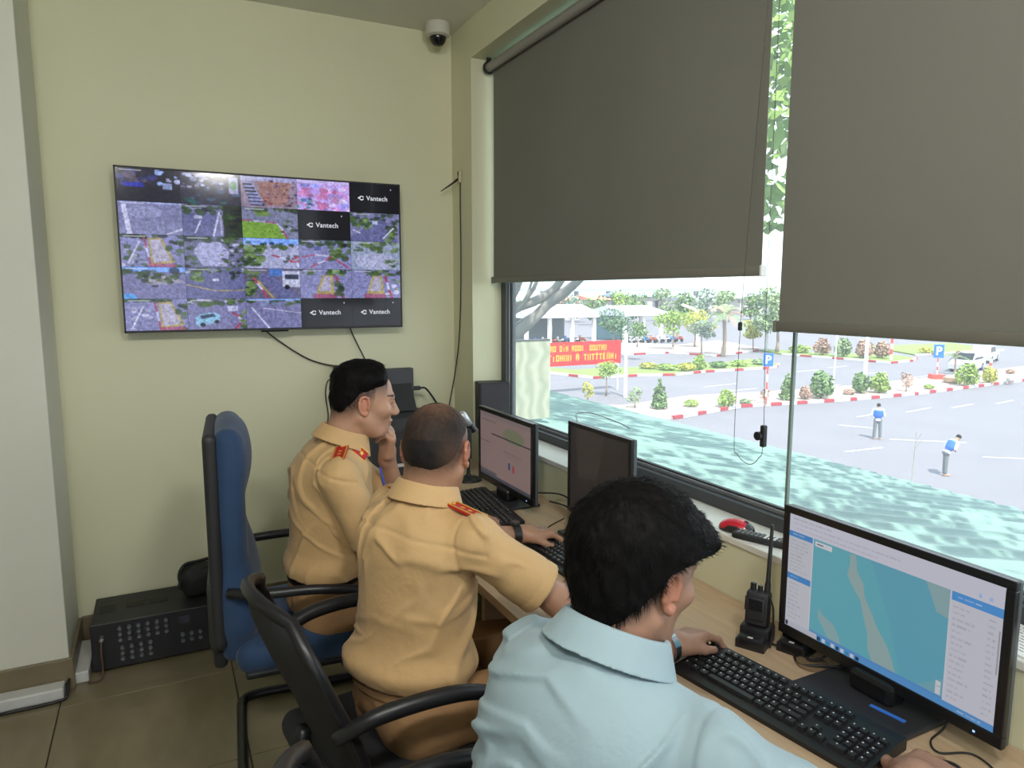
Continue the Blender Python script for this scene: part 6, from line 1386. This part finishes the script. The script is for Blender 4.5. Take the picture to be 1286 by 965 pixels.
mw_, mb_, mr_ = mat('bike_white', srgb(228, 228, 232), 0.4), mat('bike_blue', srgb(84, 128, 210), 0.4), mat('bike_red', srgb(214, 96, 70), 0.4)
for i in range(8): bike((43.2+i*1.15, 81.5, GZ), PI/2+0.1, 'motorbike parked under the white-roofed shelter, %s from its left column' % ['first', 'second', 'third', 'fourth', 'fifth', 'sixth', 'seventh', 'eighth'][i], [mw_, mb_, mw_, mr_][i % 4])
for i in range(8): bike((56.6+i*1.15, 77.5, GZ), PI/2-0.1, 'motorbike parked before the teal shelter, %s in its row from the left' % ['first', 'second', 'third', 'fourth', 'fifth', 'sixth', 'seventh', 'eighth'][i], [mw_, mw_, mb_, mr_][i % 4])
def house(px0, px1, ptop, Y, lab, roofm, wallm):
    a, b = ony(px0, ptop, Y), ony(px1, ptop, Y); w = (b.x-a.x)/2; h = a.z-GZ
    t = thing('building', lab, 'building', ((a.x+b.x)/2, Y, GZ))
    MB().box((-w, 0, 0), (w, 14, h*0.8)).obj('walls', wallm, t); MB().prism([(-w-0.6, -0.8, h*0.78), (-w-0.6, 7, h), (-w-0.6, 14.8, h*0.78)], (2*w+1.2, 0, 0)).obj('roof', roofm, t)
    for i in range(4): x = -w+2*w*(i+0.5)/4; MB().box((x-w*0.12, -0.05, h*0.35), (x+w*0.12, 0.05, h*0.6)).obj('window', m_dark, t)
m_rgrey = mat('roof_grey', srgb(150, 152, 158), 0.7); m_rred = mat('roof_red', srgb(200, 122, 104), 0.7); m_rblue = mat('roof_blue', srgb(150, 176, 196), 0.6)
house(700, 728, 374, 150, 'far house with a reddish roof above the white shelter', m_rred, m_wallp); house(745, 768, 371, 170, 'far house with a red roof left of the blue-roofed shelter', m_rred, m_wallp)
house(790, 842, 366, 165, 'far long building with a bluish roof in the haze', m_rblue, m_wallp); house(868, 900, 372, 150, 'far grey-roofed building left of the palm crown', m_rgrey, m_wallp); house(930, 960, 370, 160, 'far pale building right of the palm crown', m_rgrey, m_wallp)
br_ = thing('bridge', 'long grey bridge line on the horizon under the left blind', 'bridge', (135, 230, GZ)); MB().box((-70, -2, 7.0), (70, 2, 8.2)).obj('deck', m_rgrey, br_)
for i in range(10): MB().box((-66+i*14.5, -1, 0), (-65+i*14.5, 1, 7.0)).obj('pier', m_rgrey, br_)
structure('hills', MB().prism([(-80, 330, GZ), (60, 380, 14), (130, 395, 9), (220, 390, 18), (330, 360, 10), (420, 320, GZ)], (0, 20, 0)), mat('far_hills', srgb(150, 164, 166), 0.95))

# ---- cars at the right
def car(p, ang, lab, c):
    t = thing('car', lab, 'car', p, ang, 'cars by the strip')
    MB().prism([(-2.2, -0.85, 0.28), (2.2, -0.85, 0.28), (2.25, -0.85, 0.7), (1.9, -0.85, 0.92), (1.05, -0.85, 1.0), (-2.1, -0.85, 1.02), (-2.25, -0.85, 0.7)], (0, 1.7, 0)).obj('body', c, t)
    MB().prism([(-1.95, -0.75, 1.0), (1.1, -0.75, 1.0), (0.35, -0.72, 1.62), (-1.55, -0.72, 1.64)], (0, 1.5, 0)).obj('cabin', c, t)
    for s in (-1, 1): MB().prism([(-1.7, s*0.765, 1.04), (0.85, s*0.765, 1.04), (0.28, s*0.735, 1.52), (-1.42, s*0.735, 1.54)], (0, s*0.006, 0)).obj('side_window', m_gblack, t)
    MB().add([(1.06, -0.68, 1.03), (1.06, 0.68, 1.03), (0.37, 0.64, 1.58), (0.37, -0.64, 1.58)], [(0, 1, 2, 3)]).obj('windscreen', m_gblack, t, loc=(0.02, 0, 0.01))
    for x in (-1.35, 1.4):
        for s in (-1, 1):
            w_ = MB().lathe([(0.33, -0.1), (0.33, 0.1)], 20, T(x, s*0.78, 0.33) @ Matrix.Rotation(PI/2, 4, 'X')).obj('wheel', m_black2, t); MB().lathe([(0.2, -0.115), (0.2, 0.115)], 14, T(x, s*0.78, 0.33) @ Matrix.Rotation(PI/2, 4, 'X')).obj('hub', m_silver, w_)
m_carw = mat('car_white', srgb(190, 190, 194), 0.25, coat=0.4)
car((63.6, 37.6, GZ), math.radians(196), 'white car cut off by the right blind, nearer the striped bollard', m_carw)
car((73.5, 41.8, GZ), math.radians(20), 'second white car at the right edge behind the flower pot', m_carw)

# ---- two people in the parking area
def walker(feet, az, bend, legs, lab):
    F = frame(az); f, l, u = F; b = Vector((feet.x, feet.y, GZ)); B = np3(b)
    hip = B+u*0.90; bd = math.radians(bend); tu = u*math.cos(bd)+f*math.sin(bd); tf = f*math.cos(bd)-u*math.sin(bd)
    chest = hip+tu*0.36; neck = hip+tu*0.55; head = neck+tu*0.14+tf*0.03+f*0.05*math.sin(bd); TFm = np.array([tf, l, tu])
    shl, shr = hip+tu*0.50+l*0.19, hip+tu*0.50-l*0.19
    hl_, hr_ = chest+tf*0.22-tu*0.10+l*0.04, chest+tf*0.24-tu*0.12-l*0.04
    el_, er_ = chest+l*0.27-tu*0.12+tf*0.02, chest-l*0.27-tu*0.12+tf*0.02
    fl_, fr_ = B+l*legs+u*0.06, B-l*legs+u*0.06
    body = [(ell(head, (0.10, 0.08, 0.115), TFm), 0, 'u'), (cap(neck-tu*0.05, head, 0.055), 0.02, 'u'), (ell(chest, (0.10, 0.15, 0.22), TFm), 0.04, 'u'), (cap(shl, el_, .045, .04), .02, 'u'), (cap(el_, hl_, .038, .03), .02, 'u'), (cap(shr, er_, .045, .04), .02, 'u'), (cap(er_, hr_, .038, .03), .02, 'u'), (ell(hl_, (.05, .04, .05)), .01, 'u'), (ell(hr_, (.05, .04, .05)), .01, 'u')]
    for q in (fl_, fr_): body += [(cap(hip+(q-B)*0.7, q+u*0.02, .07, .045), .03, 'u'), (ell(q+f*0.06-u*0.02, (.13, .05, .045), F), .02, 'u')]
    r = link('person', shift(nets(body, 0.016, None, 'person'), b), mat('skin_far', (0.40, 0.24, 0.16), 0.6), None, lab, 'person', None, None, b)
    k = lambda n, ops, m, post=None: link(n, shift(nets(ops, 0.016, post, n), b), m, r)
    k('shirt', [(ell(chest+tu*0.10, (.125, .185, .13), TFm), 0, 'u'), (cap(shl, el_, .065, .058), .03, 'u'), (cap(shr, er_, .065, .058), .03, 'u'), (ell(hip+tu*0.02, (.125, .165, .10), TFm), .03, 'u')], mat('shirt_white_far', srgb(196, 204, 214), 0.8))
    k('vest', [(ell(chest-tu*0.02, (.150, .225, .26), TFm), 0, 'u'), (ell(chest+tu*0.06-tf*.02, (.15, .215, .16), TFm), .03, 'u')], mat('vest_blue', srgb(34, 96, 190), 0.7), lambda P, d: np.maximum(d, np.abs((P-chest)@tu+0.06)-0.20))
    k('trousers', [(ell(hip, (.12, .16, .12), F), 0, 'u')]+[(cap(hip+(q-B)*0.7, q+u*0.06, .088, .062), .03, 'u') for q in (fl_, fr_)], mat('trousers_grey_far', srgb(96, 102, 106), 0.8))
    k('hair', [(ell(head+tu*0.03-tf*0.015, (.105, .088, .10), TFm), 0, 'u')], m_hair, lambda P, d: np.maximum(d, -((P-head)@tu+0.02)))
walker(onz(1101, 552, GZ), 40, 4, 0.13, 'person in a blue vest over a white shirt standing with legs apart on the asphalt')
walker(onz(1186, 598, GZ), -22, 34, 0.035, 'person in a blue vest bending forward, nearer the green roof')

# ---- green metal roof below the window: sheets with ribs running down the slope
RX0, RX1, RZ1, RSL = 1.66, 6.5, -0.257, 0.21
m_roof = mat('roof_green_faded', srgb(104, 134, 125), 0.6, var=0.10, vscale=2.5)
def roof_z(x): return RZ1+RSL*(RX1-x)
rw = 1.14; sm = MB(); ny, nx = 72, 7; vs = []; fs = []
for i in range(nx+1):
    x = RX0+(RX1-RX0)*i/nx
    for j in range(ny+1):
        y = rw*j/ny; ph = (y/0.19) % 1.0; d_ = abs(ph-0.5)
        rib = 0.022*max(0.0, min(1.0, (0.20-d_)/0.10))          # flat-topped rib every 19 cm
        vs.append((x, y, roof_z(x)+rib))
rows = nx+1
for i in range(rows-1):
    for j in range(ny): a = i*(ny+1)+j; fs.append((a, a+1, a+ny+2, a+ny+1))
sheet = sm.add(vs, fs).mesh('roof_sheet')
rf = thing('metal_roof', 'faded green ribbed metal roof just below the window', 'roof', (RX0, 4, 0))
for k in range(19): link('roof_sheet', sheet, m_roof, rf, loc=(-RX0, -4-3.4+k*0.95, 0.002*(k % 2)))
MB().box((0, -7.4, -0.6), (RX1-RX0-0.05, 10.2, -0.45)).obj('ceiling_board', m_conc, rf); MB().box((RX1-RX0-0.06, -7.4, -0.5), (RX1-RX0-0.02, 10.2, roof_z(RX1)-0.01)).obj('fascia', m_conc, rf)
MB().box((0.05, -7.2, GZ), (RX1-RX0-0.4, 10.0, -0.45)).obj('walls', m_conc, rf)
# veined glass reflection built as a board on the roof at the left, thin wire, twig, fallen leaves
vb = thing('reflection_board', 'pale veined glass reflection built as an upright board on the roof behind the window corner', 'board', (2.45, 5.0, roof_z(2.45)+0.02), 0)
def vein():
    m = mat('reflection_pale', srgb(150, 152, 132), 0.55); nt = m.node_tree; b = nt.nodes['Principled BSDF']; tc = nt.nodes.new('ShaderNodeTexCoord'); wv = nt.nodes.new('ShaderNodeTexWave'); wv.bands_direction = 'X'; wv.inputs['Scale'].default_value = 3.0; wv.inputs['Distortion'].default_value = 9; wv.inputs['Detail'].default_value = 2; wv.inputs['Detail Scale'].default_value = 1.1
    rp = nt.nodes.new('ShaderNodeValToRGB'); rp.color_ramp.elements[0].color = (*srgb(136, 141, 122), 1); rp.color_ramp.elements[1].color = (*srgb(160, 161, 144), 1)
    nt.links.new(tc.outputs['Object'], wv.inputs[0]); nt.links.new(wv.outputs['Fac'], rp.inputs[0]); nt.links.new(rp.outputs[0], b.inputs['Base Color']); return m
MB().box((-0.42, -0.012, -0.04), (0.387, 0.012, 1.215-vb.location.z)).obj('sheet', vein(), vb); MB().box((-0.42, -0.016, 1.209-vb.location.z), (0.387, 0.016, 1.222-vb.location.z)).obj('edge_strip', m_alu, vb)
cable('wire', [(3.30, 5.30, roof_z(3.3)+0.03), (3.45, 5.55, roof_z(3.45)+0.09), (3.75, 5.75, roof_z(3.75)+0.10), (3.95, 5.60, roof_z(3.95)+0.06), (3.98, 5.45, roof_z(3.98)+0.03)], 0.006, 'thin dark wire arching over the green roof', 'wire')
tw = thing('bare_twig', 'thin bare twig sticking up at the edge of the green roof', 'twig', (6.44, 4.24, roof_z(6.44)-0.01))
MB().tube([(0, 0, 0), (0.01, 0, 0.25), (0.03, 0.01, 0.52)], [0.006, 0.005, 0.003], 5).tube([(0.012, 0, 0.28), (0.06, 0.02, 0.42), (0.10, 0.0, 0.50)], [0.004, 0.003, 0.002], 5).tube([(0.01, 0, 0.25), (-0.02, -0.02, 0.36)], [0.004, 0.002], 5).tube([(0.02, 0, 0.36), (0.05, -0.04, 0.45)], [0.003, 0.002], 5).obj('stem', mat('twig_grey', srgb(150, 148, 138), 0.8), tw)

# ---- big tree over the roof: trunk, branches and a canopy that throws dappled shade
bt = thing('shade_tree', 'large tree whose grey branches show at the left end of the window', 'tree', (5.2, 13.5, GZ))
o = Vector((5.2, 13.5, GZ))
def limb(pts, r0, r1, name='branch'):
    P = spline([Vector(p)-o for p in pts], 6); MB().tube(P, [r0+(r1-r0)*i/(len(P)-1) for i in range(len(P))], 9).obj(name, mat('branch_grey', srgb(120, 116, 112), 0.85, var=0.15, vscale=6, bump=0.3, bscale=15), bt, smooth=True)
limb([(5.2, 13.5, GZ), (5.3, 13.4, -2.5), (5.6, 13.0, 0.2)], 0.35, 0.24, 'trunk')
limb([(5.6, 13.0, 0.2), (6.2, 12.2, 0.80), (6.85, 12.0, 1.42), (7.3, 11.6, 1.9), (7.8, 10.5, 3.2), (8.0, 9.0, 4.6)], 0.13, 0.05)
limb([(5.6, 13.0, 0.2), (5.9, 12.3, 1.12), (6.6, 12.1, 1.45), (7.0, 12.0, 1.75), (7.4, 11.8, 2.6), (7.2, 9.5, 4.8)], 0.12, 0.05)
limb([(5.6, 12.9, 0.3), (6.4, 12.4, 1.0), (7.3, 12.2, 1.55), (7.9, 12.0, 2.3), (8.8, 11.5, 3.6)], 0.07, 0.03)
limb([(5.6, 13.0, 0.4), (5.9, 12.2, 1.25), (6.1, 11.8, 2.0), (5.5, 10.0, 4.0), (4.5, 7.5, 5.2)], 0.09, 0.05)
limb([(6.1, 12.1, 1.2), (6.3, 12.0, 1.5), (6.45, 12.0, 1.9)], 0.04, 0.02); limb([(5.95, 12.2, 1.1), (6.2, 12.1, 1.3), (6.5, 12.0, 1.75), (6.6, 12, 2.3)], 0.05, 0.03)
cb = [(tuple(Vector(c)-o), rr) for c, rr in [((3.6, 3.4, 5.2), (1.5, 2.0, .8)), ((4.2, 6.5, 5.6), (1.8, 2.2, .9)), ((5.5, 9.0, 5.4), (2.2, 2.0, 1.0)), ((7.2, 7.3, 4.2), (1.1, 1.2, .9)), ((7.6, 7.6, 2.9), (.7, .8, .5)), ((8.2, 8.8, 5.4), (1.6, 1.6, .9)), ((3.2, 5.2, 4.6), (1.0, 1.3, .6))]]
link('foliage', leaves(5200, cb, 0.15, 90), leafm('canopy', srgb(120, 150, 68)), bt, kind='stuff')
t2 = thing('shade_tree', 'leafy tree out of frame on the right that dapples the green roof', 'tree', (4.8, -4.2, GZ)); o = Vector((4.8, -4.2, GZ))
MB().tube([(0, 0, 0), (0.1, 0.2, 4), (-0.2, 0.6, 8.5)], [0.3, 0.22, 0.1], 9).obj('trunk', m_trunk, t2, smooth=True)
cb = [(tuple(Vector(c)-o), rr) for c, rr in [((4.2, -2.4, 3.9), (2.2, 1.8, .7)), ((4.6, -0.4, 4.3), (2.2, 1.5, .7)), ((5.2, 1.4, 4.4), (1.6, 1.2, .6)), ((3.0, 0.9, 4.0), (1.0, 1.2, .5))]]
link('foliage', leaves(2300, cb, 0.14, 91), LEAF['canopy'], t2, kind='stuff')
